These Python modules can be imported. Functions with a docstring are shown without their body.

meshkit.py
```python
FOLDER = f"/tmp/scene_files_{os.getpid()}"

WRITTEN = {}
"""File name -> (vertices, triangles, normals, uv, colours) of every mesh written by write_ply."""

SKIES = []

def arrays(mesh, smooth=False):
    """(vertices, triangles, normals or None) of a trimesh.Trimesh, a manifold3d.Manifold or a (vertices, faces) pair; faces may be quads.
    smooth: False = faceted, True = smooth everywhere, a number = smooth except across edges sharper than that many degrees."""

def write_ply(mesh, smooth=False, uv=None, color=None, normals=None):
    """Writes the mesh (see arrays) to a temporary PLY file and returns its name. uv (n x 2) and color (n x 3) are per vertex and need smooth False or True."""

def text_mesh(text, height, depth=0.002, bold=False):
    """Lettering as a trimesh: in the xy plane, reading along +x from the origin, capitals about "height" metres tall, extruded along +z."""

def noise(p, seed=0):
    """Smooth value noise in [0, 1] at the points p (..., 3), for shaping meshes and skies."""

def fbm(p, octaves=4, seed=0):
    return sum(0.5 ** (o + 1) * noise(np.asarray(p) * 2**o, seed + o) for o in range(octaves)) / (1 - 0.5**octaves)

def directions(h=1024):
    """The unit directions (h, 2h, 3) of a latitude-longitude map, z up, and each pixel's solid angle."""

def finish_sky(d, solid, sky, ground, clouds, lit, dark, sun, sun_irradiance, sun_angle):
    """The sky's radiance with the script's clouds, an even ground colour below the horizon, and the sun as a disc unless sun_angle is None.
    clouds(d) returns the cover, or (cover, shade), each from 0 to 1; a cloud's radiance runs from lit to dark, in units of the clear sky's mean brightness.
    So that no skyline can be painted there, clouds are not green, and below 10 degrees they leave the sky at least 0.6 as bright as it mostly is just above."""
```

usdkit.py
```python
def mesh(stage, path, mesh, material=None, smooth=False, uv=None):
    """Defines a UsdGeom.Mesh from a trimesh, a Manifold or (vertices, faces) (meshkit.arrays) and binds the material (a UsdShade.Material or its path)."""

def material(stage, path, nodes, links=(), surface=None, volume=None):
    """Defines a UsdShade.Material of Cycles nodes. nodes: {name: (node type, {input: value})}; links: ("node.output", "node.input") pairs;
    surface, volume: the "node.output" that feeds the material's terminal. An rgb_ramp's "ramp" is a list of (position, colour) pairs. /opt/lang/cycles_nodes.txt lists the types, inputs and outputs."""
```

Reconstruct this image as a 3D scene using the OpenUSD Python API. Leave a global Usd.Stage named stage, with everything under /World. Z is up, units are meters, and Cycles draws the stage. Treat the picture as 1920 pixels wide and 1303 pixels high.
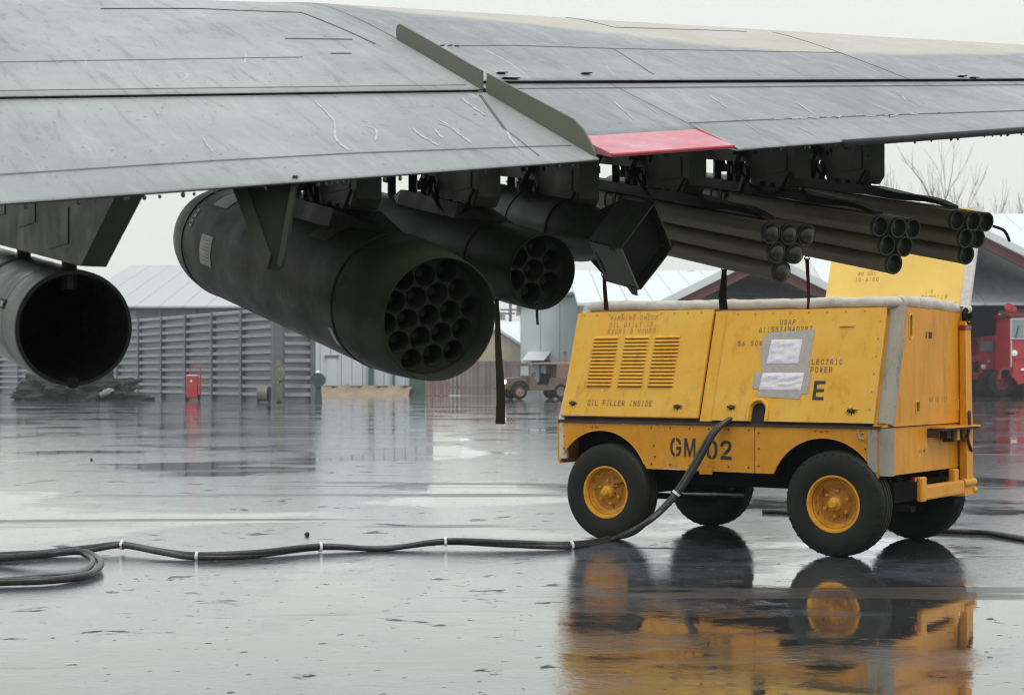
import math, random
import numpy as np, trimesh, usdkit
import manifold3d as m3
from shapely.geometry import Polygon, box as shapely_box, Point, LineString
from shapely.ops import unary_union
from shapely import affinity
from meshkit import text_mesh, fbm
from pxr import Usd, UsdGeom, UsdLux, UsdShade, Gf, Sdf, Vt

stage = Usd.Stage.CreateInMemory()
UsdGeom.SetStageUpAxis(stage, 'Z'); UsdGeom.SetStageMetersPerUnit(stage, 1.0)
UsdGeom.Xform.Define(stage, '/World'); UsdGeom.Scope.Define(stage, '/World/Looks')
rng = np.random.default_rng(7); random.seed(7)

# ------------------------------------------------------------------ camera, sky, sun
FPX, HCAM, CX, HY = 3000.0, 1.25, 960.0, 700.0        # focal length in photo pixels, eye height, principal column, horizon row
cam = UsdGeom.Camera.Define(stage, '/World/camera')
cam.AddTranslateOp().Set((0, 0, HCAM)); cam.AddRotateXOp().Set(90.0)
cam.CreateHorizontalApertureAttr(36.0); cam.CreateFocalLengthAttr(36.0 * FPX / 1920)
cam.CreateVerticalApertureAttr(36.0 * 694 / 1024)
cam.CreateVerticalApertureOffsetAttr((HY - 651.5) / 1920 * 36.0)
cam.CreateFStopAttr(7.0); cam.CreateFocusDistanceAttr(7.8)
cam.CreateClippingRangeAttr((0.1, 5000.0))
cam.CreateExposureAttr(0.0)

SUN_EL, SUN_AZ = math.radians(58), math.radians(150)   # azimuth from +y towards +x: behind the camera, to the right
sky_m = usdkit.material(stage, '/World/Looks/overcast_sky', {
    'sky': ('sky_texture', {'sky_type': 'single_scattering', 'sun_disc': False, 'sun_elevation': SUN_EL, 'sun_rotation': SUN_AZ, 'aerosol_density': 2.0}),
    'tc': ('texture_coordinate', {}),
    'map': ('mapping', {'scale': (1.0, 1.0, 2.6)}),
    'n': ('noise_texture', {'scale': 2.2, 'detail': 5, 'roughness': 0.55}),
    'r': ('rgb_ramp', {'ramp': [(0.25, (9.8, 10.6, 11.6)), (0.55, (12.6, 13.3, 14.1)), (0.8, (15.2, 15.7, 16.0))]}),
    'r1': ('math', {'math_type': 'multiply', 'value2': 1.0}),
    'sep': ('separate_xyz', {}),
    'el': ('map_range', {'range_type': 'smoothstep', 'from_min': 0.05, 'from_max': 0.75, 'to_min': 0.0, 'to_max': 1.0}),
    'hz': ('mix_color', {'a': (8.6, 8.75, 8.0), 'use_clamp': False, 'use_clamp_result': False}),
    'ov': ('mix_color', {'fac': 0.93, 'use_clamp': False, 'use_clamp_result': False}),
    'bg': ('background_shader', {'strength': 0.1})},
    [('tc.generated', 'map.vector'), ('map.vector', 'n.vector'), ('n.fac', 'r.fac'), ('tc.generated', 'sep.vector'), ('sep.z', 'el.value'),
     ('el.result', 'hz.fac'), ('r.color', 'hz.b'), ('sky.color', 'ov.a'), ('hz.result', 'ov.b'), ('ov.result', 'bg.color')], surface='bg.background')
dome = UsdLux.DomeLight.Define(stage, '/World/sky')
UsdShade.MaterialBindingAPI.Apply(dome.GetPrim()).Bind(sky_m)
dome.GetPrim().SetCustomDataByKey('kind', 'structure')
sun = UsdLux.DistantLight.Define(stage, '/World/sun')
sun.CreateIntensityAttr(0.3); sun.CreateAngleAttr(25.0); sun.CreateNormalizeAttr(True); sun.CreateColorAttr((1.0, 0.96, 0.9))
sun.AddRotateZOp().Set(-math.degrees(SUN_AZ)); sun.AddRotateXOp().Set(-(90 - math.degrees(SUN_EL)))

# ------------------------------------------------------------------ helpers
EYE = np.array([0, 0, HCAM]); ZU = np.array([0, 0, 1.0])
def ray(px, py): return np.array([(px - CX) / FPX, 1.0, (HY - py) / FPX])
def at(px, py, D): return EYE + D * ray(px, py)                     # the point seen at that pixel, D metres in front
def hit(px, py, p, n):
    d = ray(px, py); t = ((np.asarray(p, float) - EYE) @ n) / (d @ n); return EYE + t * d
def ground(px, py): return hit(px, py, (0, 0, 0), ZU)
def sbox(x0, x1, y0, y1): return shapely_box(x0, y0, x1, y1)
def nrm(v): v = np.asarray(v, float); return v / np.linalg.norm(v)

used = {}
def uniq(parent, name):
    k = used.get((parent, name), 0); used[(parent, name)] = k + 1
    return f'{parent}/{name}' if k == 0 else f'{parent}/{name}_{k:03d}'
frames = {}
def tag(p, label=None, cat=None, group=None, kind=None):
    p = p.GetPrim() if hasattr(p, 'GetPrim') else p
    for k, v in (('label', label), ('category', cat), ('group', group), ('kind', kind)):
        if v: p.SetCustomDataByKey(k, v)
    return p
def thing(name, label, cat, base=(0, 0, 0), axes=None, group=None):
    path = uniq('/World', name); x = UsdGeom.Xform.Define(stage, path)
    A = np.eye(3) if axes is None else np.array(axes, float)          # rows: local x, y, z in the world
    M = np.eye(4); M[:3, :3] = A; M[3, :3] = base
    x.AddTransformOp().Set(Gf.Matrix4d(*M.ravel().tolist()))
    frames[path] = (np.asarray(base, float), A)
    tag(x, label, cat, group); return path
def to_local(path, v):
    b, A = frames[path]; return (np.asarray(v, float) - b) @ A.T
def tri(mesh):
    if isinstance(mesh, list): mesh = trimesh.util.concatenate([tri(m) for m in mesh])
    if hasattr(mesh, 'to_mesh'):
        q = mesh.to_mesh(); mesh = trimesh.Trimesh(q.vert_properties[:, :3], q.tri_verts, process=False)
    if isinstance(mesh, tuple):
        v, f = np.asarray(mesh[0], float), np.asarray(mesh[1], int)
        if f.shape[1] == 4: f = np.vstack([f[:, [0, 1, 2]], f[:, [0, 2, 3]]])
        mesh = trimesh.Trimesh(v, f, process=False)
    return mesh
def top_of(path): return '/'.join(path.split('/')[:3])
def obj(parent, name, mesh, mat, smooth=False, world=False, label=None, kind=None):
    mesh = tri(mesh)
    if world: mesh = trimesh.Trimesh(to_local(top_of(parent), mesh.vertices), mesh.faces, process=False)
    path = uniq(parent, name)
    m = usdkit.mesh(stage, path, mesh, M[mat], smooth=smooth)
    if label or kind: tag(m, label=label, kind=kind)
    return path
def top_mesh(name, mesh, mat, label=None, cat=None, group=None, kind=None, smooth=False):
    path = uniq('/World', name); m = usdkit.mesh(stage, path, tri(mesh), M[mat], smooth=smooth)
    tag(m, label, cat, group, kind); return path
def dup(src, name, label, base, rz=0.0):
    path = uniq('/World', name); x = UsdGeom.Xform.Define(stage, path)
    was = stage.GetPrimAtPath(src).GetCustomData()
    x.GetPrim().GetReferences().AddInternalReference(src); x.GetPrim().SetInstanceable(True)
    x.ClearXformOpOrder(); c, s = math.cos(rz), math.sin(rz)
    x.MakeMatrixXform().Set(Gf.Matrix4d(c, s, 0, 0, -s, c, 0, 0, 0, 0, 1, 0, *map(float, base), 1))
    tag(x, label, was.get('category'), was.get('group')); return path

def box(c, s):
    b = trimesh.creation.box(s); b.apply_translation(c); return b
def bbox(x0, x1, y0, y1, z0, z1): return box(((x0 + x1) / 2, (y0 + y1) / 2, (z0 + z1) / 2), (x1 - x0, y1 - y0, z1 - z0))
def rbox(c, s, r=0.01, n=8):
    s = np.array(s, float) / 2 - r
    sp = m3.Manifold.sphere(r, n)
    return tri(m3.Manifold.batch_hull([sp.translate([float(x) for x in np.array(k) * s]) for k in np.ndindex(2, 2, 2) for k in [np.array(k) * 2 - 1]]).translate([float(x) for x in c]))
def hexa(p8):
    f = [[0, 3, 2, 1], [4, 5, 6, 7], [0, 1, 5, 4], [1, 2, 6, 5], [2, 3, 7, 6], [3, 0, 4, 7]]
    m = tri((np.array(p8, float), f)); m.fix_normals(); return m
def frame_mesh(mesh, o, ex, ey, ez):
    A = np.array([ex, ey, ez], float); v = mesh.vertices @ A + np.asarray(o, float)
    f = mesh.faces if np.linalg.det(A) > 0 else mesh.faces[:, ::-1]
    return trimesh.Trimesh(v, f, process=False)
def prism(poly, t, o=(0, 0, 0), ex=(1, 0, 0), ey=(0, 1, 0), ez=(0, 0, 1), z0=0.0):
    gs = getattr(poly, 'geoms', [poly])
    m = trimesh.util.concatenate([trimesh.creation.extrude_polygon(g, t, engine='earcut') for g in gs if g.area > 1e-9])
    m.apply_translation((0, 0, z0)); return frame_mesh(m, o, ex, ey, ez)
def catmull(pts, n=8):
    p = np.asarray(pts, float); p = np.vstack([2 * p[0] - p[1], p, 2 * p[-1] - p[-2]]); out = []
    for i in range(1, len(p) - 2):
        for t in np.linspace(0, 1, n, endpoint=False):
            a, b, c, d = p[i - 1:i + 3]
            out.append(0.5 * (2 * b + (c - a) * t + (2 * a - 5 * b + 4 * c - d) * t * t + (3 * b - a - 3 * c + d) * t ** 3))
    return np.array(out + [p[-2]])
def tube(pts, r, sides=10, caps=True):
    p = np.asarray(pts, float); r = np.broadcast_to(r, (len(p),)); t = np.gradient(p, axis=0); t /= np.linalg.norm(t, axis=1, keepdims=True)
    a = np.cross(t[0], ZU if abs(t[0][2]) < .9 else [1, 0, 0]); a /= np.linalg.norm(a); A = []
    for k in range(len(p)):
        a = a - t[k] * (a @ t[k]); a /= np.linalg.norm(a); A.append(a)
    A = np.array(A); B = np.cross(t, A); ang = np.arange(sides) * 2 * np.pi / sides
    v = p[:, None] + r[:, None, None] * (np.cos(ang)[None, :, None] * A[:, None] + np.sin(ang)[None, :, None] * B[:, None])
    i, j = np.meshgrid(np.arange(len(p) - 1), np.arange(sides), indexing='ij')
    q = np.stack([i * sides + j, i * sides + (j + 1) % sides, (i + 1) * sides + (j + 1) % sides, (i + 1) * sides + j], -1).reshape(-1, 4)
    v = v.reshape(-1, 3); f = np.vstack([q[:, [0, 1, 2]], q[:, [0, 2, 3]]])
    if caps:
        n = len(v); v = np.vstack([v, p[0], p[-1]]); k = np.arange(sides); e = (len(p) - 1) * sides
        f = np.vstack([f, np.stack([np.full(sides, n), (k + 1) % sides, k], 1), np.stack([np.full(sides, n + 1), e + k, e + (k + 1) % sides], 1)])
    m = trimesh.Trimesh(v, f, process=False)
    return m
def lathe(prof, n=48):
    """prof: (axial, radius) pairs, turned about local +x."""
    prof = np.asarray(prof, float); a = np.arange(n) * 2 * np.pi / n
    v = np.stack([np.repeat(prof[:, 0], n), (prof[:, 1][:, None] * np.cos(a)).ravel(), (prof[:, 1][:, None] * np.sin(a)).ravel()], 1)
    i, j = np.meshgrid(np.arange(len(prof) - 1), np.arange(n), indexing='ij')
    q = np.stack([i * n + j, (i + 1) * n + j, (i + 1) * n + (j + 1) % n, i * n + (j + 1) % n], -1).reshape(-1, 4)
    return tri((v, q))
def cyl(a, b, r, n=16, r2=None): return tube([a, b], [r, r if r2 is None else r2], n)
def hullchain(bones, n=14):
    out = []
    for (p, r), (q, s) in bones:
        out.append(m3.Manifold.batch_hull([m3.Manifold.sphere(r, n).translate([float(x) for x in p]), m3.Manifold.sphere(s, n).translate([float(x) for x in q])]))
    return m3.Manifold.batch_boolean(out, m3.OpType.Add)

# stencil lettering
_gc = {}
def glyph(ch, bold):
    if (ch, bold) not in _gc:
        g = text_mesh(ch, 1.0, 1.0, bold); x0, x1 = g.bounds[0][0], g.bounds[1][0]
        P = unary_union([Polygon(g.vertices[f][:, :2]) for f, n in zip(g.faces, g.face_normals) if n[2] > .9]).buffer(.004).buffer(-.004)
        _gc[(ch, bold)] = (P, x0, x1)
    return _gc[(ch, bold)]
BRIDGE = {'O': (.5,), 'C': (), 'G': (), 'D': (.62,), 'B': (.55,), 'P': (.55,), 'R': (.55,), 'S': (.5,), 'U': (.5,), 'A': (.5,), '0': (.5,), '2': (), '6': (.5,), '8': (.5,), '9': (.5,), '3': (.5,), 'Q': (.5,), '4': (.66,), 'E': (), 'Y': (), 'N': (), 'M': ()}
def stencil(text, x, y, h, w=None, bold=1.0, adv=1.45, jit=0.0):
    """The words as a shape, lower left at (x, y), capitals h tall and w wide, cut by the bridges of a stencil."""
    w = w or h * 0.6; out = []
    for i, ch in enumerate(text):
        if ch == ' ': continue
        P, x0, x1 = glyph(ch, bold >= 1.0); narrow = .35 if ch in 'I1-' else 1.0
        sx = w * narrow / max(x1 - x0, .05); ox = x + i * w * adv + w * (1 - narrow) / 2
        Q = affinity.affine_transform(P, [sx, 0, 0, h, ox - x0 * sx, y])
        for b in BRIDGE.get(ch, ()): Q = Q.difference(shapely_box(ox + w * (b - .05), y - h * .1, ox + w * (b + .05), y + h * 1.1))
        out.append(Q.simplify(h * .006))
    return unary_union(out)

# ------------------------------------------------------------------ materials
M = {}
def mat(name, nodes, links, surface='p.BSDF', volume=None):
    M[name] = usdkit.material(stage, '/World/Looks/' + name, nodes, links, surface=surface, volume=volume)
def plain(name, col, rough=0.5, metal=0.0, var=0.12, scale=9.0, bump=0.0, spec=0.5, coat=0.0, dark=None, space='object'):
    """Paint or material with mottled tone, uneven gloss and fine relief."""
    c = np.array(col, float); lo = c * (1 - var) if dark is None else np.array(dark); hi = np.minimum(c * (1 + var), 0.95)
    nodes = {'tc': ('texture_coordinate', {}), 'n': ('noise_texture', {'scale': scale, 'detail': 6, 'roughness': 0.62}),
             'r': ('rgb_ramp', {'ramp': [(0.28, tuple(lo)), (0.5, tuple(c)), (0.75, tuple(hi))]}),
             'rr': ('map_range', {'from_min': 0.3, 'from_max': 0.7, 'to_min': max(rough - 0.1, 0.02), 'to_max': min(rough + 0.12, 1)}),
             'p': ('principled_bsdf', {'metallic': metal, 'specular_ior_level': spec, 'coat_weight': coat, 'coat_roughness': 0.12})}
    links = [('tc.object', 'n.vector'), ('n.fac', 'r.fac'), ('r.color', 'p.base_color'), ('n.fac', 'rr.value'), ('rr.result', 'p.roughness')]
    if bump:
        nodes['b'] = ('bump', {'strength': 0.6, 'distance': bump}); nodes['n2'] = ('noise_texture', {'scale': scale * 5, 'detail': 4})
        links += [('tc.object', 'n2.vector'), ('n2.fac', 'b.height'), ('b.normal', 'p.normal')]
    mat(name, nodes, links)

def weathered(name, col, chip, grime, rough=0.4, gscale=(2.5, 2.5, 0.7), chipamt=0.66, grimeamt=0.5, fade=None):
    """Painted sheet metal: sun-faded patches, grime that ran downward, and chips to primer."""
    c = np.array(col); fade = c * 1.12 if fade is None else np.array(fade)
    mat(name, {'tc': ('texture_coordinate', {}),
        'nf': ('noise_texture', {'scale': 2.2, 'detail': 4, 'roughness': 0.6}), 'rf': ('rgb_ramp', {'ramp': [(0.35, tuple(c)), (0.68, tuple(np.minimum(fade, .95)))]}),
        'mg': ('mapping', {'scale': gscale}), 'ng': ('noise_texture', {'scale': 6.0, 'detail': 7, 'roughness': 0.7}),
        'fg': ('map_range', {'range_type': 'smoothstep', 'from_min': 0.50, 'from_max': 0.78, 'to_min': 0.0, 'to_max': grimeamt}),
        'mixg': ('mix_color', {'b': grime}),
        'nc': ('noise_texture', {'scale': 34.0, 'detail': 3, 'roughness': 0.5}), 'fc': ('map_range', {'range_type': 'smoothstep', 'from_min': chipamt, 'from_max': chipamt + 0.04}),
        'mixc': ('mix_color', {'b': chip}),
        'nb': ('noise_texture', {'scale': 11.0, 'detail': 5}), 'b': ('bump', {'strength': 0.25, 'distance': 0.004}),
        'rr': ('map_range', {'from_min': 0.3, 'from_max': 0.7, 'to_min': rough - 0.1, 'to_max': rough + 0.15}),
        'p': ('principled_bsdf', {'specular_ior_level': 0.3})},
        [('tc.object', 'nf.vector'), ('nf.fac', 'rf.fac'), ('tc.object', 'mg.vector'), ('mg.vector', 'ng.vector'), ('ng.fac', 'fg.value'), ('fg.result', 'mixg.fac'), ('rf.color', 'mixg.a'),
         ('tc.object', 'nc.vector'), ('nc.fac', 'fc.value'), ('fc.result', 'mixc.fac'), ('mixg.result', 'mixc.a'), ('mixc.result', 'p.base_color'),
         ('tc.object', 'nb.vector'), ('nb.fac', 'b.height'), ('b.normal', 'p.normal'), ('ng.fac', 'rr.value'), ('rr.result', 'p.roughness')])

YEL = (0.66, 0.36, 0.042)
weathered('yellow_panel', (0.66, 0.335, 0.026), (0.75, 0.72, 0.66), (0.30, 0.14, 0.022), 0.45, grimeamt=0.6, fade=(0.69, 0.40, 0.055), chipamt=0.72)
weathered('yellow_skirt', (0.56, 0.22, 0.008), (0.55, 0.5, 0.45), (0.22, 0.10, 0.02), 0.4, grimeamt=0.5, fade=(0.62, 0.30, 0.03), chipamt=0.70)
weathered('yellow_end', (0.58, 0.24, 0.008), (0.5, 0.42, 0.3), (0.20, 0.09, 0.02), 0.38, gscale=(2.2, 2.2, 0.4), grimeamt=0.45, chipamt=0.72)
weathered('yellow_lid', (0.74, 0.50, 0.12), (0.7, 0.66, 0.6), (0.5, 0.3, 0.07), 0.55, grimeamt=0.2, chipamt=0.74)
weathered('rim_yellow', (0.58, 0.27, 0.02), (0.12, 0.05, 0.02), (0.16, 0.06, 0.015), 0.4, gscale=(5, 5, 5), grimeamt=0.85, chipamt=0.66)
weathered('rim_disc', (0.42, 0.18, 0.02), (0.12, 0.05, 0.02), (0.13, 0.05, 0.015), 0.5, gscale=(6, 6, 6), grimeamt=0.9, chipamt=0.62)
weathered('canvas_trim', (0.50, 0.455, 0.38), (0.16, 0.14, 0.10), (0.20, 0.175, 0.125), 0.85, gscale=(1.0, 1.6, 1.6), grimeamt=0.9, chipamt=0.72, fade=(0.56, 0.525, 0.45))
weathered('grey_corner', (0.29, 0.265, 0.21), (0.12, 0.10, 0.075), (0.14, 0.125, 0.09), 0.75, gscale=(2, 2, 1), grimeamt=0.9, chipamt=0.70)
plain('rubber', (0.010, 0.011, 0.008), 0.6, var=0.6, scale=14, bump=0.0015, spec=0.28)
plain('rubber_old', (0.007, 0.009, 0.006), 0.65, var=0.4, scale=14, bump=0.0015, spec=0.25)
plain('under_black', (0.007, 0.008, 0.006), 0.75, var=0.4, spec=0.2)
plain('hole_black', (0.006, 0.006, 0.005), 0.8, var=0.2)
plain('letter_black', (0.018, 0.020, 0.022), 0.6, var=0.5, scale=30)
plain('letter_worn', (0.21, 0.105, 0.05), 0.6, var=0.45, scale=60)
plain('letter_faint', (0.40, 0.20, 0.055), 0.6, var=0.35, scale=50)
plain('paper_white', (0.66, 0.63, 0.66), 0.7, var=0.14, scale=26, bump=0.004)
plain('tape_grey', (0.36, 0.32, 0.28), 0.45, var=0.15, scale=20, bump=0.001)
plain('rust', (0.05, 0.028, 0.012), 0.8, var=0.5, scale=40)
plain('cable_rubber', (0.022, 0.022, 0.020), 0.32, var=0.4, scale=30, bump=0.0006)
plain('white_tape', (0.72, 0.71, 0.68), 0.5, var=0.1)
plain('chrome_worn', (0.5, 0.5, 0.5), 0.3, metal=1.0, var=0.2)
plain('pod_olive', (0.015, 0.020, 0.008), 0.47, var=0.34, scale=5, bump=0.0012, spec=0.18)
plain('pod_dark', (0.011, 0.016, 0.007), 0.55, var=0.3, scale=8, bump=0.001, spec=0.25)
plain('pod_inner', (0.008, 0.010, 0.005), 0.75, var=0.4, scale=8)
plain('pod_grey', (0.019, 0.020, 0.019), 0.32, var=0.35, scale=6, spec=0.22)
plain('tube_olive', (0.165, 0.140, 0.068), 0.42, var=0.25, scale=9, bump=0.0008)
plain('tube_grey', (0.20, 0.19, 0.17), 0.3, var=0.2, scale=6)
plain('brass', (0.026, 0.022, 0.011), 0.22, metal=0.15, var=0.4, scale=20)
plain('rocket_grey', (0.026, 0.030, 0.016), 0.5, metal=0.0, var=0.3, scale=20)
plain('bomb_olive', (0.028, 0.033, 0.020), 0.42, var=0.25, scale=8, bump=0.001)
plain('fin_bounce_lit', (0.15, 0.155, 0.125), 0.5, var=0.2, scale=8)  # lighter tone holds the ground bounce light on one fin plate
plain('pylon_green', (0.060, 0.063, 0.040), 0.55, var=0.35, scale=9, bump=0.001)
plain('pylon_dark', (0.022, 0.025, 0.016), 0.6, var=0.35, scale=9, bump=0.001)
plain('fence_green', (0.085, 0.088, 0.055), 0.5, var=0.18, scale=10)
plain('seam_dark', (0.085, 0.088, 0.085), 0.6, var=0.4, scale=30)
plain('seam_grey', (0.17, 0.18, 0.175), 0.6, var=0.3, scale=30)
plain('scuff', (0.385, 0.41, 0.392), 0.42, var=0.25, scale=40)
plain('decal_white', (0.80, 0.76, 0.74), 0.5, var=0.12, scale=40)
plain('chip_pale', (0.55, 0.50, 0.47), 0.6, var=0.3, scale=60)
plain('label_white', (0.60, 0.55, 0.53), 0.6, var=0.2, scale=40)
plain('strap_brown', (0.030, 0.020, 0.008), 0.8, var=0.3, scale=40)
plain('strap_red', (0.10, 0.022, 0.010), 0.8, var=0.3, scale=40)
plain('strap_black', (0.012, 0.013, 0.008), 0.8, var=0.3, scale=40)
plain('red_paint', (0.40, 0.030, 0.035), 0.35, var=0.2, scale=3)
plain('red_dark', (0.22, 0.02, 0.02), 0.4, var=0.3, scale=3)
plain('steel_blue', (0.235, 0.24, 0.255), 0.45, var=0.3, scale=1.3)
plain('steel_dark', (0.11, 0.118, 0.13), 0.5, var=0.25, scale=1.3)
plain('earth_fill', (0.035, 0.037, 0.03), 0.9, var=0.3, scale=1.3)
plain('net_green', (0.026, 0.030, 0.024), 0.9, var=0.7, scale=2.5)
plain('net_pale', (0.30, 0.31, 0.29), 0.8, var=0.4, scale=2)
plain('roof_white', (0.62, 0.66, 0.66), 0.5, var=0.08, scale=0.6)
plain('roof_far', (0.42, 0.44, 0.435), 0.55, var=0.08, scale=0.3)
plain('wall_pale', (0.52, 0.57, 0.60), 0.6, var=0.06, scale=0.4)
plain('wall_blue', (0.55, 0.62, 0.61), 0.6, var=0.05, scale=0.4)
plain('wall_teal', (0.11, 0.155, 0.145), 0.6, var=0.2, scale=0.6)
plain('wall_tan', (0.47, 0.41, 0.28), 0.7, var=0.08, scale=0.6)
plain('door_green', (0.045, 0.115, 0.085), 0.5, var=0.2, scale=1)
plain('brown_beam', (0.17, 0.055, 0.050), 0.6, var=0.2, scale=1)
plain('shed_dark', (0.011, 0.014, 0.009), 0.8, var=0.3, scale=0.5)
plain('fence_wood', (0.22, 0.165, 0.165), 0.85, var=0.3, scale=0.9)
plain('fence_wood_dark', (0.165, 0.13, 0.125), 0.85, var=0.3, scale=0.9)
plain('crate_pink', (0.34, 0.20, 0.19), 0.8, var=0.2, scale=1.5)
plain('dirt', (0.27, 0.20, 0.135), 0.95, var=0.3, scale=0.8)
plain('jeep_brown', (0.125, 0.085, 0.060), 0.5, var=0.25, scale=2)
plain('jeep_canvas', (0.20, 0.13, 0.10), 0.85, var=0.2, scale=3)
plain('rim_faded', (0.26, 0.17, 0.15), 0.6, var=0.2, scale=6)
plain('glass_grey', (0.22, 0.25, 0.27), 0.12, var=0.1, spec=0.8)
plain('windscreen', (0.40, 0.42, 0.43), 0.15, var=0.1, spec=0.8)
plain('skin', (0.42, 0.20, 0.13), 0.6, var=0.1)
plain('hair', (0.06, 0.03, 0.015), 0.7, var=0.2)
plain('fatigues', (0.135, 0.150, 0.080), 0.85, var=0.25, scale=5)
plain('fatigues_worn', (0.16, 0.165, 0.12), 0.85, var=0.25, scale=5)
plain('boot_black', (0.02, 0.018, 0.015), 0.5)
plain('drum_grey', (0.15, 0.14, 0.12), 0.6, var=0.25, scale=3)
plain('teal_dark', (0.030, 0.055, 0.060), 0.4, var=0.2, scale=3)
plain('bark', (0.20, 0.19, 0.18), 0.9, var=0.3, scale=1)
plain('pebble_dark', (0.02, 0.02, 0.018), 0.7)
plain('far_green', (0.06, 0.08, 0.05), 0.9, var=0.4, scale=0.6)
mat('headlight', {'p': ('principled_bsdf', {'base_color': (0.9, 0.85, 0.75), 'roughness': 0.2, 'emission_color': (1.0, 0.86, 0.66), 'emission_strength': 3.0})}, [])
mat('lamp_glass', {'p': ('principled_bsdf', {'base_color': (0.85, 0.85, 0.85), 'roughness': 0.1, 'metallic': 0.0, 'coat_weight': 1.0})}, [])

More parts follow.
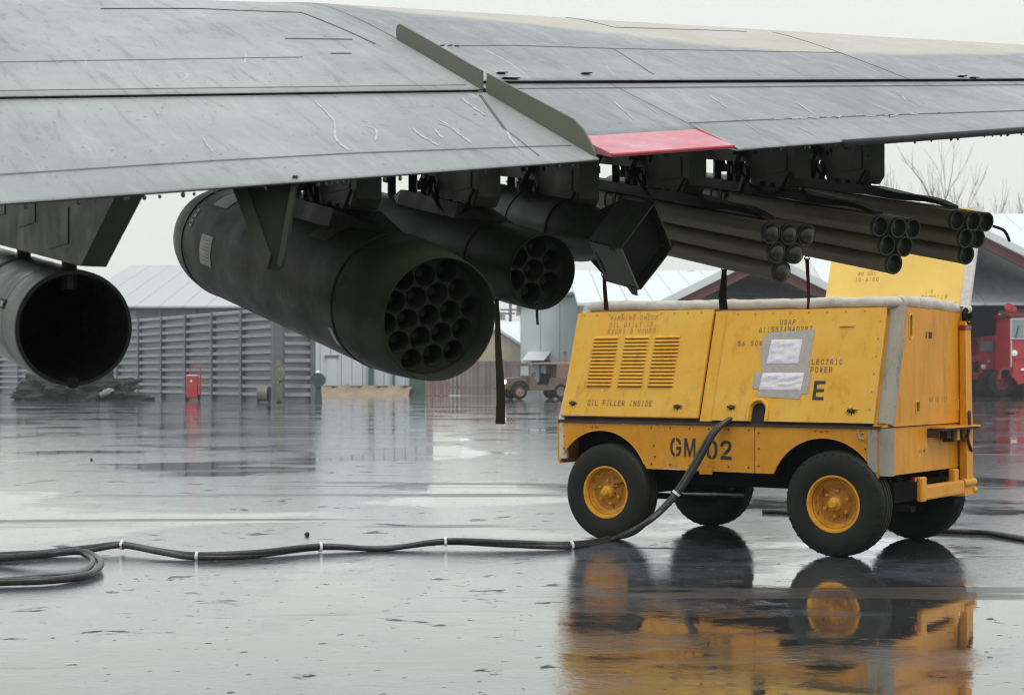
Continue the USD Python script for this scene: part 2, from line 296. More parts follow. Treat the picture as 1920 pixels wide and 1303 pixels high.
# wing paint: camouflage tones, rain streaks that run aft, scuffs, wet sheen
def wing_paint(name, base_a, base_b, tan=True):
    A30 = math.radians(30)
    nodes = {'tc': ('texture_coordinate', {}),
        'rot': ('mapping', {'rotation': (0, 0, -A30)}),                  # x along the span, y along the chord
        'nl': ('noise_texture', {'scale': 0.75, 'detail': 5, 'roughness': 0.55}),
        'rl': ('rgb_ramp', {'ramp': [(0.35, base_a), (0.65, base_b)]}),
        'ms': ('mapping', {'scale': (9.0, 1.1, 1.1)}), 'ns': ('noise_texture', {'scale': 2.4, 'detail': 7, 'roughness': 0.68, 'distortion': 0.6}),
        'fs': ('map_range', {'range_type': 'smoothstep', 'from_min': 0.52, 'from_max': 0.74, 'to_max': 0.55}),
        'mix1': ('mix_color', {'b': (0.40, 0.42, 0.405)}),
        'fd': ('map_range', {'range_type': 'smoothstep', 'from_min': 0.47, 'from_max': 0.30, 'to_max': 0.55}),
        'mix2': ('mix_color', {'b': (0.13, 0.135, 0.125)}),
        'mk': ('mapping', {'scale': (2.6, 1.0, 1.0)}), 'nk': ('noise_texture', {'scale': 26, 'detail': 4, 'roughness': 0.6}), 'fk': ('map_range', {'range_type': 'smoothstep', 'from_min': 0.635, 'from_max': 0.70, 'to_max': 0.75}),
        'mix3': ('mix_color', {'b': (0.10, 0.105, 0.09)}),
        'nw': ('noise_texture', {'scale': 3.2, 'detail': 8, 'roughness': 0.72}), 'rw': ('map_range', {'from_min': 0.35, 'from_max': 0.65, 'to_min': 0.36, 'to_max': 0.62}),
        'nb': ('noise_texture', {'scale': 60, 'detail': 3}), 'b': ('bump', {'strength': 0.2, 'distance': 0.002}),
        'p': ('principled_bsdf', {'specular_ior_level': 0.4})}
    links = [('tc.object', 'rot.vector'), ('rot.vector', 'nl.vector'), ('nl.fac', 'rl.fac'), ('rot.vector', 'ms.vector'), ('ms.vector', 'ns.vector'), ('ns.fac', 'fs.value'), ('ns.fac', 'fd.value'),
             ('rl.color', 'mix1.a'), ('fs.result', 'mix1.fac'), ('mix1.result', 'mix2.a'), ('fd.result', 'mix2.fac'), ('rot.vector', 'mk.vector'), ('mk.vector', 'nk.vector'), ('nk.fac', 'fk.value'), ('mix2.result', 'mix3.a'), ('fk.result', 'mix3.fac'),
             ('rot.vector', 'nw.vector'), ('nw.fac', 'rw.value'), ('rw.result', 'p.roughness'), ('tc.object', 'nb.vector'), ('nb.fac', 'b.height'), ('b.normal', 'p.normal')]
    last = 'mix3.result'
    if tan:
        nodes['at'] = ('attribute', {'attribute': 'tan_paint'}); nodes['tw'] = ('math', {'math_type': 'multiply_add', 'value2': 0.5, 'value3': -0.25}); nodes['ta'] = ('math', {'math_type': 'add'})
        nodes['tr'] = ('map_range', {'range_type': 'smoothstep', 'from_min': 0.42, 'from_max': 0.58, 'to_max': 0.85}); nodes['mix4'] = ('mix_color', {'b': (0.44, 0.40, 0.33)})
        links += [('nw.fac', 'tw.value1'), ('tw.value', 'ta.value1'), ('at.fac', 'ta.value2'), ('ta.value', 'tr.value'), ('tr.result', 'mix4.fac'), ('mix3.result', 'mix4.a')]
        last = 'mix4.result'
    mat(name, nodes, links + [(last, 'p.base_color')])
wing_paint('wing_inner_paint', (0.225, 0.248, 0.236), (0.320, 0.343, 0.326), tan=True)
wing_paint('wing_outer_paint', (0.190, 0.205, 0.203), (0.270, 0.286, 0.280), tan=True)
mat('tab_red', {'tc': ('texture_coordinate', {}), 'n': ('noise_texture', {'scale': 8, 'detail': 6, 'roughness': 0.7}), 'r': ('rgb_ramp', {'ramp': [(0.3, (0.46, 0.10, 0.125)), (0.55, (0.52, 0.19, 0.22)), (0.7, (0.56, 0.30, 0.33))]}),
    'p': ('principled_bsdf', {'roughness': 0.4})}, [('tc.object', 'n.vector'), ('n.fac', 'r.fac'), ('r.color', 'p.base_color')])

# wet apron
mat('wet_apron', {'g': ('geometry', {}),
    'big': ('noise_texture', {'scale': 0.33, 'detail': 5, 'roughness': 0.55, 'distortion': 0.4}),
    'fine': ('noise_texture', {'scale': 7.0, 'detail': 6, 'roughness': 0.65}),
    'sum': ('math', {'math_type': 'multiply_add', 'value2': 0.13}),
    'pm': ('mapping', {'mapping_type': 'texture', 'location': (1.35, 8.4, 0.0), 'scale': (3.3, 2.9, 50.0)}), 'pg': ('gradient_texture', {'gradient_type': 'quadratic_sphere'}), 'pk': ('math', {'math_type': 'multiply_add', 'value2': -0.15}),
    'rg': ('mapping', {'rotation': (0, 0, 0.12), 'scale': (0.14, 0.95, 1.0)}), 'rn': ('noise_texture', {'scale': 1.0, 'detail': 4, 'roughness': 0.55}), 'rk': ('math', {'math_type': 'multiply_add', 'value2': 0.30}), 'rk2': ('math', {'math_type': 'subtract', 'value2': 0.15}),
    'pud': ('map_range', {'range_type': 'smoothstep', 'from_min': 0.475, 'from_max': 0.575}),
    'rough': ('map_range', {'to_min': 0.05, 'to_max': 0.16}),
    'n1': ('noise_texture', {'scale': 3.0, 'detail': 9, 'roughness': 0.72}),
    'col': ('rgb_ramp', {'ramp': [(0.35, (0.034, 0.040, 0.050)), (0.5, (0.060, 0.067, 0.080)), (0.65, (0.095, 0.102, 0.115))]}),
    'drk': ('mix_color', {'b': (0.026, 0.028, 0.026)}), 'inv': ('math', {'math_type': 'subtract', 'value1': 1.0}),
    'grit': ('noise_texture', {'scale': 22.0, 'detail': 5, 'roughness': 0.65}), 'gm': ('math', {'math_type': 'multiply'}), 'gp': ('math', {'math_type': 'multiply_add', 'value2': 0.95, 'value3': 0.05}),
    'rip': ('noise_texture', {'scale': 5.0, 'detail': 3, 'roughness': 0.5}), 'rm': ('math', {'math_type': 'multiply', 'value2': 0.30}), 'hh': ('math', {'math_type': 'add'}),
    'b': ('bump', {'strength': 0.6, 'distance': 0.003}),
    'cr': ('map_range', {'to_min': 0.008, 'to_max': 0.032}),
    'isl': ('noise_texture', {'scale': 2.3, 'detail': 6, 'roughness': 0.62, 'distortion': 0.5}), 'ism': ('math', {'math_type': 'multiply_add', 'value2': 0.35}), 'isf': ('map_range', {'range_type': 'smoothstep', 'from_min': 0.79, 'from_max': 0.86, 'to_min': 1.0, 'to_max': 0.0}),
    'spk': ('noise_texture', {'scale': 13.0, 'detail': 3, 'roughness': 0.5}), 'spf': ('map_range', {'range_type': 'smoothstep', 'from_min': 0.655, 'from_max': 0.71, 'to_min': 1.0, 'to_max': 0.15}), 'cw': ('math', {'math_type': 'multiply'}),
    'lg': ('mapping', {'rotation': (0, 0, 0.10), 'scale': (0.10, 0.75, 1.0)}), 'ln': ('noise_texture', {'scale': 1.0, 'detail': 6, 'roughness': 0.6, 'distortion': 0.4}), 'lf': ('map_range', {'range_type': 'smoothstep', 'from_min': 0.585, 'from_max': 0.64, 'to_min': 1.0, 'to_max': 0.30}), 'cw0': ('math', {'math_type': 'multiply'}),
    'br': ('map_range', {'from_min': 0.0, 'from_max': 1.0, 'to_min': 0.55, 'to_max': 0.0}), 'rr2': ('math', {'math_type': 'maximum'}),
    'p': ('principled_bsdf', {'specular_ior_level': 0.2, 'ior': 1.5, 'coat_weight': 1.0, 'coat_ior': 1.62})},
    [('g.position', 'isl.vector'), ('big.fac', 'ism.value1'), ('isl.fac', 'ism.value3'), ('ism.value', 'isf.value'), ('g.position', 'spk.vector'), ('spk.fac', 'spf.value'), ('isf.result', 'cw.value1'), ('spf.result', 'cw.value2'), ('g.position', 'lg.vector'), ('lg.vector', 'ln.vector'), ('ln.fac', 'lf.value'), ('lf.result', 'cw0.value1'), ('cw.value', 'cw0.value2'), ('cw0.value', 'p.coat_weight'), ('cw0.value', 'br.value'), ('br.result', 'rr2.value1'), ('rough.result', 'rr2.value2'), ('rr2.value', 'p.roughness'),
     ('pud.result', 'cr.value'), ('cr.result', 'p.coat_roughness'), ('b.normal', 'p.coat_normal'), ('g.position', 'big.vector'), ('g.position', 'fine.vector'), ('fine.fac', 'sum.value1'), ('big.fac', 'sum.value3'), ('g.position', 'pm.vector'), ('pm.vector', 'pg.vector'), ('pg.fac', 'pk.value1'), ('sum.value', 'pk.value3'), ('g.position', 'rg.vector'), ('rg.vector', 'rn.vector'), ('rn.fac', 'rk.value1'), ('pk.value', 'rk.value3'), ('rk.value', 'rk2.value1'), ('rk2.value', 'pud.value'), ('pud.result', 'rough.value'),
     ('g.position', 'n1.vector'), ('n1.fac', 'col.fac'), ('pud.result', 'inv.value2'), ('inv.value', 'drk.fac'), ('col.color', 'drk.a'), ('drk.result', 'p.base_color'),
     ('g.position', 'grit.vector'), ('grit.fac', 'gm.value1'), ('pud.result', 'gp.value1'), ('gp.value', 'gm.value2'), ('g.position', 'rip.vector'), ('rip.fac', 'rm.value1'), ('gm.value', 'hh.value1'), ('rm.value', 'hh.value2'), ('hh.value', 'b.height'), ('b.normal', 'p.normal')])

# ------------------------------------------------------------------ setting
def sheet(x0, x1, y0, y1, z, nx=1, ny=1):
    xs, ys = np.linspace(x0, x1, nx + 1), np.linspace(y0, y1, ny + 1)
    v = np.array([(x, y, z) for y in ys for x in xs]); f = [[j * (nx + 1) + i, j * (nx + 1) + i + 1, (j + 1) * (nx + 1) + i + 1, (j + 1) * (nx + 1) + i] for j in range(ny) for i in range(nx)]
    return tri((v, f))
top_mesh('apron', sheet(-1500, 1500, -300, 2600, 0.0), 'wet_apron', 'wet grey apron with puddles', 'apron', kind='structure')

# revetment: steel bin wall, planks between posts
RA, RD = np.array([-10.47, 71.4, 0]), nrm([-0.535, 0.845, 0])           # corner nearest the camera, direction of the long face going left and away
RE = nrm([0.845, 0.535, 0]); RH = 4.2
rv = thing('revetment_wall', 'long grey corrugated steel revetment wall behind the red extinguisher', 'wall', RA, (RE, -RD, ZU))
NROW, PITCH = 11, RH / 11
def plank_prof():
    h = PITCH
    return Polygon([(0.02, 0.0), (0.02, h * .50), (0.20, h * .58), (0.20, h * .90), (0.16, h * .97), (-0.05, h * .97), (-0.05, 0.0)])
PP = plank_prof()
posts_a = [0.0]
for px in (455, 400, 350, 305, 262, 222, 185, 148, 110, 72, 36, 0, -36):
    r = ray(px, 700); n = np.array([RD[1], -RD[0], 0]); t = ((RA - EYE) @ n) / (r @ n); posts_a.append(float((EYE + t * r - RA) @ RD))
obj(rv, 'earth_core', bbox(0.25, 1.6, -posts_a[-1], -0.2, 0.0, RH - 0.1), 'earth_fill')
for k in range(len(posts_a) - 1):
    a0, a1 = posts_a[k] + 0.09, posts_a[k + 1] - 0.09
    for r_ in range(NROW):
        if rng.random() < 0.02 and k > 1: continue
        dz = rng.normal(0, .008)
        m = prism(PP, a1 - a0, (0.12, -a0, r_ * PITCH + dz), (-1, 0, 0), (0, 0, 1), (0, -1, 0))
        obj(rv, 'plank', m, 'steel_blue')
for k, a in enumerate(posts_a[1:]):
    obj(rv, 'post', bbox(-0.13, 0.12, -a - 0.085, -a + 0.085, 0, RH + 0.03), 'steel_dark')
obj(rv, 'corner_post', rbox((0.0, 0.0, RH / 2), (0.5, 0.34, RH + .08), 0.04), 'steel_dark')
for r_ in range(NROW):
    m = prism(PP, 1.25, (0.26, 0.02, r_ * PITCH), (0, 1, 0), (0, 0, 1), (1, 0, 0)); obj(rv, 'plank', m, 'steel_blue')
obj(rv, 'end_post', rbox((1.64, 0.06, RH / 2), (0.26, 0.4, RH + .05), 0.03), 'steel_dark')

# heap of netting in front of the wall
hp = trimesh.creation.icosphere(5); v = hp.vertices.copy(); from meshkit import fbm
nz = fbm(v * 3.1 + 5, 6, 3); v = v * (0.35 + 1.25 * nz)[:, None] * np.array([2.9, 1.4, 1.25]); v[:, 2] = np.maximum(v[:, 2], -0.25) + 0.1
hb = at(150, 700, 76); hb[2] = 0
nt = thing('netting_heap', 'dark green heap of netting and scrap against the grey revetment', 'netting', hb)
obj(nt, 'net', trimesh.Trimesh(v * [1, 1, 1], hp.faces, process=False), 'net_green', smooth=False)
for k in range(2):
    a = rng.uniform(-2.4, 2.0); p = np.array([a, -1.25, rng.uniform(.25, 1.1)])
    rg = trimesh.creation.icosphere(3); rg.vertices = rg.vertices * (.5 + fbm(rg.vertices * 2.5 + k, 4, k))[:, None] * [rng.uniform(.3, .75), .2, rng.uniform(.07, .14)]; rg.apply_transform(trimesh.transformations.rotation_matrix(-rng.uniform(.1, .6), (0, 1, 0))); rg.apply_translation(p); obj(nt, 'pale_rag', rg, 'net_pale')

# wheeled fire extinguisher
eb = ground(361, 751)
ex = thing('wheeled_extinguisher', 'red box-shaped wheeled fire extinguisher with a looped hose, before the revetment', 'fire extinguisher', eb)
obj(ex, 'cabinet', rbox((0, 0, 0.62), (0.50, 0.36, 1.0), 0.04), 'red_paint')
obj(ex, 'lid', rbox((0, 0, 1.15), (0.52, 0.38, 0.06), 0.02), 'label_white')
obj(ex, 'badge', cyl((-0.03, -0.186, 0.9), (-0.03, -0.192, 0.9), 0.06), 'label_white')
th = np.linspace(0, np.pi, 14)
obj(ex, 'hose_loop', tube(np.vstack([[(0.34, 0.1, 0.25)], np.stack([0.10 + 0.24 * np.cos(th), np.full(14, .1), 1.38 + 0.26 * np.sin(th)], 1), [(-0.16, 0.1, 1.15)]]), 0.032, 8), 'red_paint', smooth=True)
for s in (-1, 1): obj(ex, 'wheel', frame_mesh(lathe([(-.04, 0.02), (-.04, .13), (-.02, .15), (.02, .15), (.04, .13), (.04, 0.02)], 20), (s * .28, 0.12, 0.15), (1, 0, 0), (0, 1, 0), (0, 0, 1)), 'rubber')

# cable drum beside the person
db = ground(497, 753.5)
dr = thing('cable_drum', 'weathered grey drum with a dark flange lying beside the standing person', 'drum', db)
obj(dr, 'barrel', frame_mesh(lathe([(-.3, 0.01), (-.3, .3), (.14, .3), (.14, .01)], 28), (-.02, 0, 0.34), (1, 0, 0), (0, 1, 0), (0, 0, 1)), 'drum_grey', smooth=30)
for x in (-.32, .16): obj(dr, 'flange', frame_mesh(lathe([(0, .01), (0, .34), (.05, .34), (.05, .01)], 28), (x, 0, 0.34), (1, 0, 0), (0, 1, 0), (0, 0, 1)), 'rubber' if x > 0 else 'drum_grey', smooth=30)
# round drum trolley at the wall's end; it carries no lamp
pb = ground(597, 754.5)
pm = thing('drum_trolley', 'dark teal round drum on a stand at the end of the revetment', 'drum trolley', pb)
obj(pm, 'stand', hexa([(-.14, -.2, 0), (.14, -.2, 0), (.14, .2, 0), (-.14, .2, 0), (-.1, -.15, .7), (.1, -.15, .7), (.1, .15, .7), (-.1, .15, .7)]), 'teal_dark')
obj(pm, 'round_drum', frame_mesh(lathe([(-.25, .01), (-.25, .3), (.2, .3), (.25, .26), (.25, .01)], 28), (0, 0, .98), (0, 1, 0), (1, 0, 0), (0, 0, 1)), 'teal_dark', smooth=30)
obj(pm, 'drum_cap', trimesh.creation.icosphere(2, 0.10).apply_translation((-.02, -.05, 1.27)), 'lamp_glass', smooth=True)

# person in fatigues
fb = ground(523, 754.6)
pe = thing('person', 'person in olive fatigues standing side-on and looking down by the revetment corner', 'person', fb, np.array([[math.cos(.6), math.sin(.6), 0], [-math.sin(.6), math.cos(.6), 0], [0, 0, 1]]))
J = dict(hip=(.0, 0, .95), chest=(.02, 0, 1.36), neck=(-.03, 0, 1.52), kn1=(-.08, -.09, .50), an1=(-.02, -.1, .09), kn2=(.03, .09, .50), an2=(.08, .1, .09))
body = hullchain([(((0.02, -.06, .97), .16), ((.05, -.05, 1.34), .185)), (((0.02, .06, .97), .16), ((.05, .05, 1.34), .185)), (((.05, -.14, 1.38), .085), ((.05, .14, 1.38), .085)),
    (((.02, -.08, .95), .135), ((-.06, -.09, .52), .105)), (((-.06, -.09, .52), .105), ((.0, -.09, .12), .08)), (((.02, .08, .95), .135), ((.06, .09, .52), .105)), (((.06, .09, .52), .105), ((.10, .09, .12), .08)),
    (((.07, -.2, 1.36), .09), ((.09, -.26, 1.08), .075)), (((.09, -.26, 1.08), .075), ((-.10, -.19, .92), .05)), (((.07, .2, 1.36), .09), ((.08, .26, 1.08), .075)), (((.08, .26, 1.08), .075), ((-.10, .16, .93), .05)),
    (((.04, 0, 1.42), .065), ((-.02, 0, 1.54), .055))])
b_ = tri(body.refine_to_length(.05)); b_ = trimesh.Trimesh(b_.vertices, b_.faces); trimesh.smoothing.filter_taubin(b_, iterations=8)
bd = obj(pe, 'body', b_, 'fatigues', smooth=True)
hd = tri(m3.Manifold.batch_hull([m3.Manifold.sphere(.098, 18).translate([-.03, 0, 1.66]), m3.Manifold.sphere(.06, 14).translate([-.075, 0, 1.575])]).refine_to_length(.03))
nose = trimesh.creation.icosphere(2, 0.024).apply_translation((-.135, 0, 1.625))
ears = [trimesh.creation.icosphere(1, 0.028).apply_transform(np.diag([1, .5, 1.3, 1])).apply_translation((-.01, s * .098, 1.64)) for s in (-1, 1)]
obj(pe, 'head', [hd, nose] + ears, 'skin', smooth=True)
cap = lathe([(0, .107), (.06, .105), (.1, .09), (.115, .01)], 24); cap = frame_mesh(cap, (-.022, 0, 1.675), (0, 0, 1), (1, 0, 0), (0, 1, 0))
obj(pe, 'cap', [cap, rbox((-.15, 0, 1.68), (.11, .15, .014), .006)], 'fatigues', smooth=30)
for s in (-1, 1):
    hand = [hullchain([(((-.10, s * .18, .915), .038), ((-.14, s * .17, .86), .036))])] + [cyl((-.13 - .01 * k, s * (.19 - .016 * k), .86), (-.16 - .005 * k, s * (.185 - .016 * k), .79 + .006 * abs(k - 1)), .009, 6) for k in range(4)] + [cyl((-.10, s * .15, .89), (-.15, s * .125, .84), .011, 6)]
    obj(pe, 'hand', hand, 'skin', smooth=True)
for x, s in ((0.0, -1), (.10, 1)):
    obj(pe, 'boot', hullchain([(((x + .02, s * .09, .05), .05), ((x - .15, s * .09, .04), .04)), (((x, s * .09, .06), .055), ((x, s * .09, .2), .062))]), 'boot_black', smooth=True)

# ------------------------------------------------------------------ buildings
def wall_quad(name, parent, pts, mat_, t=0.25):
    """A wall panel whose outer face is the polygon pts (world), thickened away from the camera."""
    pts = np.array(pts, float); n = nrm(np.cross(pts[1] - pts[0], pts[-1] - pts[0])); n = n if n[1] > 0 else -n
    k = len(pts); v = np.vstack([pts, pts + n * t]); f = []
    for i in range(1, k - 1): f += [[0, i, i + 1], [k, k + i + 1, k + i]]
    for i in range(k): j = (i + 1) % k; f += [[i, k + i, k + j], [i, k + j, j]]
    m = trimesh.Trimesh(v, f, process=False); m.fix_normals(); return obj(parent, name, m, mat_, world=True)
def G0(px, D): p = at(px, 700, D); p[2] = 0; return p
def Zh(py, D): return HCAM + (HY - py) / FPX * D

# far hangar behind the revetment
hg = thing('large_hangar', 'wide hangar with pale sloping roof and teal wall beyond the revetment', 'hangar', G0(330, 140))
xl, xr = at(150, 700, 140)[0], at(720, 700, 140)[0]
e1, r1 = Zh(578, 140), Zh(500, 163)
wall_quad('wall', hg, [(xl, 140, 0), (xr, 140, 0), (xr, 140, e1), (xl, 140, e1)], 'wall_teal')
for i in range(14):
    a = xl - 1 + (xr - xl + 2) * i / 14; b = xl - 1 + (xr - xl + 2) * (i + 1) / 14
    obj(hg, 'roof_panel', hexa([(a, 139, e1), (b - .05, 139, e1), (b - .05, 163, r1), (a, 163, r1), (a, 139, e1 + .15), (b - .05, 139, e1 + .15), (b - .05, 163, r1 + .15), (a, 163, r1 + .15)]), 'roof_far', world=True)
for px in (180, 240, 300, 365, 430):
    x = at(px, 700, 139.8)[0]; obj(hg, 'pilaster', bbox(x - .12, x + .12, 139.6, 139.95, 0, e1 - .05), 'steel_dark', world=True)
obj(hg, 'window', bbox(at(243, 700, 139.9)[0], at(256, 700, 139.9)[0], 139.8, 139.95, Zh(598, 140), Zh(583, 140)), 'net_pale', world=True)
obj(hg, 'gable_wall', hexa([(xl, 140.3, 0), (xr, 140.3, 0), (xr, 162.8, 0), (xl, 162.8, 0), (xl, 140.3, e1 - .1), (xr, 140.3, e1 - .1), (xr, 162.8, r1 - .2), (xl, 162.8, r1 - .2)]), 'wall_teal', world=True)

# white shed seen under the large pod
ws = thing('white_shed', 'long pale metal shed with green doorposts seen under the big pod', 'shed', G0(660, 96))
x0, x1 = at(560, 700, 96)[0], at(800, 700, 96)[0]; zt = Zh(560, 96)
nb = 12
for i in range(nb):
    a, b = x0 + (x1 - x0) * i / nb, x0 + (x1 - x0) * (i + 1) / nb
    obj(ws, 'wall_panel', bbox(a + .015, b - .015, 96, 96.25, 0.5, zt), 'wall_pale', world=True)
obj(ws, 'back', bbox(x0, x1, 96.27, 104, 0, zt - .05), 'wall_pale', world=True)
obj(ws, 'roof', hexa([(x0 - .3, 95.6, zt), (x1 + .3, 95.6, zt), (x1 + .3, 104.3, zt + 1.2), (x0 - .3, 104.3, zt + 1.2), (x0 - .3, 95.6, zt + .15), (x1 + .3, 95.6, zt + .15), (x1 + .3, 104.3, zt + 1.35), (x0 - .3, 104.3, zt + 1.35)]), 'roof_white', world=True)
xa, xb = at(612, 700, 95.9)[0], at(632, 700, 95.9)[0]
obj(ws, 'door', bbox(xa, xb, 95.9, 95.99, .5, Zh(668, 96)), 'wall_pale', world=True); obj(ws, 'door_lintel', bbox(xa - .1, xb + .1, 95.85, 95.99, Zh(670, 96), Zh(666, 96)), 'steel_dark', world=True)
for pa, pb, yt in ((691, 701, 690), (736, 740, 702)):
    a, b = at(pa, 700, 95.8)[0], at(pb, 700, 95.8)[0]; obj(ws, 'doorpost', bbox(a, b, 95.7, 95.98, 0, Zh(yt - 40, 96)), 'door_green', world=True)
a, b = at(768, 700, 95.8)[0], at(797, 700, 95.8)[0]; obj(ws, 'green_door', bbox(a, b, 95.8, 95.98, 0, Zh(690, 96)), 'door_green', world=True)
# dirt bank
bx0, bx1 = at(585, 700, 92)[0], at(768, 700, 92)[0]; nbk = 40; prof = []
vs = []
for i in range(nbk + 1):
    x = bx0 + (bx1 - bx0) * i / nbk; h = 0.34 + 0.05 * math.sin(i * 1.7) + 0.07 * math.sin(i * .61 + 1)
    vs += [(x, 91.2, 0.0), (x, 92.3, h), (x, 95.6, h * 1.1 + .1), (x, 95.65, 0)]
q = [[4 * i + k, 4 * i + 4 + k, 4 * i + 5 + k, 4 * i + 1 + k] for i in range(nbk) for k in range(3)]
top_mesh('dirt_bank', tri((np.array(vs), q)), 'dirt', 'low strip of orange dirt along the pale shed', 'dirt', kind='structure')

# wooden fence, boards one by one
fnc = thing('board_fence', 'brownish vertical board fence beside the jeep', 'fence', G0(890, 90))
fx0, fx1 = at(799, 700, 90)[0], at(977, 700, 90)[0]; zt = Zh(676, 90); nb = 23
for i in range(nb):
    a = fx0 + (fx1 - fx0) * i / nb; b = fx0 + (fx1 - fx0) * (i + 1) / nb
    obj(fnc, 'board', bbox(a + .008, b - .008, 90 + rng.uniform(-.02, .02), 90.05, 0.02, zt + rng.uniform(-.06, .03)), rng.choice(['fence_wood', 'fence_wood_dark']), world=True)
for z in (.4, zt - .4): obj(fnc, 'rail', bbox(fx0, fx1, 90.06, 90.14, z, z + .12), 'fence_wood_dark', world=True)
cr0 = at(797, 700, 89)[0]; w_ = (at(842, 700, 89)[0] - cr0) / 3
for i, lb in enumerate(('faded pink crate next to the green shed door', 'faded pink crate, middle of the three before the fence', 'faded pink crate against the end of the board fence')):
    t_ = thing('crate', lb, 'crate', (cr0 + w_ * (i + .5), 89, 0), group='pink crates by the fence'); obj(t_, 'box_body', rbox((0, 0, .38), (w_ - .06, .6, .76), .02), 'crate_pink'); obj(t_, 'lid', rbox((0, 0, .79), (w_ - .02, .64, .05), .015), 'crate_pink')
    for s in (-1, 1): obj(t_, 'batten', rbox((s * (w_ / 2 - .12), -.315, .38), (.07, .03, .7), .008), 'fence_wood_dark')

# tan gabled house
th_ = thing('tan_house', 'tan gable-ended house with pale roof above the board fence', 'house', G0(930, 112))
D = 112
wall_quad('gable_wall', th_, [(at(880, 700, D)[0], D, 0), (at(978, 700, D)[0], D, 0), (at(978, 700, D)[0], D, Zh(651, D)), (at(929, 700, D)[0], D, Zh(619, D)), (at(880, 700, D)[0], D, Zh(651, D))], 'wall_tan')
xm, xr_, xl_ = at(929, 700, D)[0], at(980, 700, D)[0], at(878, 700, D)[0]
for xe in (xr_, xl_):
    zr, ze = Zh(617, D), Zh(651, D); zr2, ze2 = zr + 1.6, ze + 1.6
    obj(th_, 'roof_slope', hexa([(xm, D - .3, zr), (xe, D - .3, ze), (xe, D + 16, ze), (xm, D + 16, zr), (xm, D - .3, zr + .2), (xe, D - .3, ze + .2), (xe, D + 16, ze + .2), (xm, D + 16, zr + .2)]), 'roof_white', world=True)
bh = thing('long_house', 'pale yellowish-roofed building behind the tan gable', 'house', G0(950, 130))
D = 130
obj(bh, 'roof', hexa([(at(860, 700, D)[0], D, Zh(655, D)), (at(985, 700, D)[0], D, Zh(655, D)), (at(985, 700, D)[0], D + 10, Zh(606, D + 10)), (at(860, 700, D)[0], D + 10, Zh(606, D + 10)), (at(860, 700, D)[0], D, Zh(653, D)), (at(985, 700, D)[0], D, Zh(653, D)), (at(985, 700, D)[0], D + 10, Zh(603, D + 10)), (at(860, 700, D)[0], D + 10, Zh(603, D + 10))]), 'roof_white', world=True)
obj(bh, 'wall', bbox(at(862, 700, D)[0], at(983, 700, D)[0], D + .3, D + 9.5, 0, Zh(657, D)), 'wall_tan', world=True)
# utility pole
pl = thing('utility_pole', 'dark utility pole with crossarms above the pale roof', 'utility pole', G0(957, 150))
D = 150; x = at(957, 700, D)[0]
obj(pl, 'pole', cyl((x, D, 0), (x, D, Zh(560, D)), .2, 10, .13), 'steel_dark', world=True)
for yy, a, b in ((588, 936, 966), (581, 938, 978)): obj(pl, 'crossarm', bbox(at(a, 700, D)[0], at(b, 700, D)[0], D - .2, D - .05, Zh(yy + 1.5, D), Zh(yy - 1.5, D)), 'steel_dark', world=True)
obj(pl, 'transformer', cyl((x - .8, D - .3, Zh(600, D)), (x - .8, D - .3, Zh(586, D)), .33, 14), 'steel_blue', world=True)

# blue building with an awning, behind the jeep
bl = thing('blue_building', 'tall pale blue sheet-metal building with a white awning behind the jeep', 'building', G0(1030, 100))
D = 100; npan = 9; xs = [at(978 + (1300 - 978) * i / npan, 700, D)[0] for i in range(npan + 1)]
zs = [Zh(572 - 60 * i / npan, D) for i in range(npan + 1)]
for i in range(npan):
    wall_quad('wall_panel', bl, [(xs[i] + .015, D, 0), (xs[i + 1] - .015, D, 0), (xs[i + 1] - .015, D, zs[i + 1]), (xs[i] + .015, D, zs[i])], 'wall_blue')
obj(bl, 'side_wall', hexa([(xs[0], D + .3, 0), (xs[-1], D + .3, 0), (xs[-1], D + 20, 0), (xs[0], D + 20, 0), (xs[0], D + .3, zs[0] - .05), (xs[-1], D + .3, zs[-1] - .05), (xs[-1], D + 20, zs[-1] - .05), (xs[0], D + 20, zs[0] - .05)]), 'wall_blue', world=True)
obj(bl, 'roof_edge', hexa([(xs[0] - .3, D - .3, zs[0]), (xs[-1], D - .3, zs[-1]), (xs[-1], D + 20, zs[-1]), (xs[0] - .3, D + 20, zs[0]), (xs[0] - .3, D - .3, zs[0] + .18), (xs[-1], D - .3, zs[-1] + .18), (xs[-1], D + 20, zs[-1] + .18), (xs[0] - .3, D + 20, zs[0] + .18)]), 'roof_far', world=True)
obj(bl, 'window', bbox(at(997, 700, D)[0], at(1032, 700, D)[0], D - .06, D - .01, Zh(685, D), Zh(675, D)), 'shed_dark', world=True)
a, b, a2, b2 = at(978, 700, D - 2)[0], at(1020, 700, D - 2)[0], at(991, 700, D)[0], at(1033, 700, D)[0]
obj(bl, 'awning', hexa([(a, D - 2, Zh(676, D - 2)), (b, D - 2, Zh(676, D - 2)), (b2, D - .02, Zh(660, D)), (a2, D - .02, Zh(660, D)), (a, D - 2, Zh(675, D - 2)), (b, D - 2, Zh(675, D - 2)), (b2, D - .02, Zh(659, D)), (a2, D - .02, Zh(659, D))]), 'roof_white', world=True)
ptb = thing('gate_post', 'brown post between the pale blue building and the yellow cart', 'post', G0(1060, 84)); D = 84
obj(ptb, 'shaft', bbox(at(1057, 700, D)[0], at(1063, 700, D)[0], D, D + .17, 0, Zh(661, D)), 'fence_wood', world=True)
obj(ptb, 'cap', bbox(at(1056, 700, D)[0], at(1064, 700, D)[0], D - .03, D + .2, Zh(661, D), Zh(659, D)), 'fence_wood_dark', world=True)

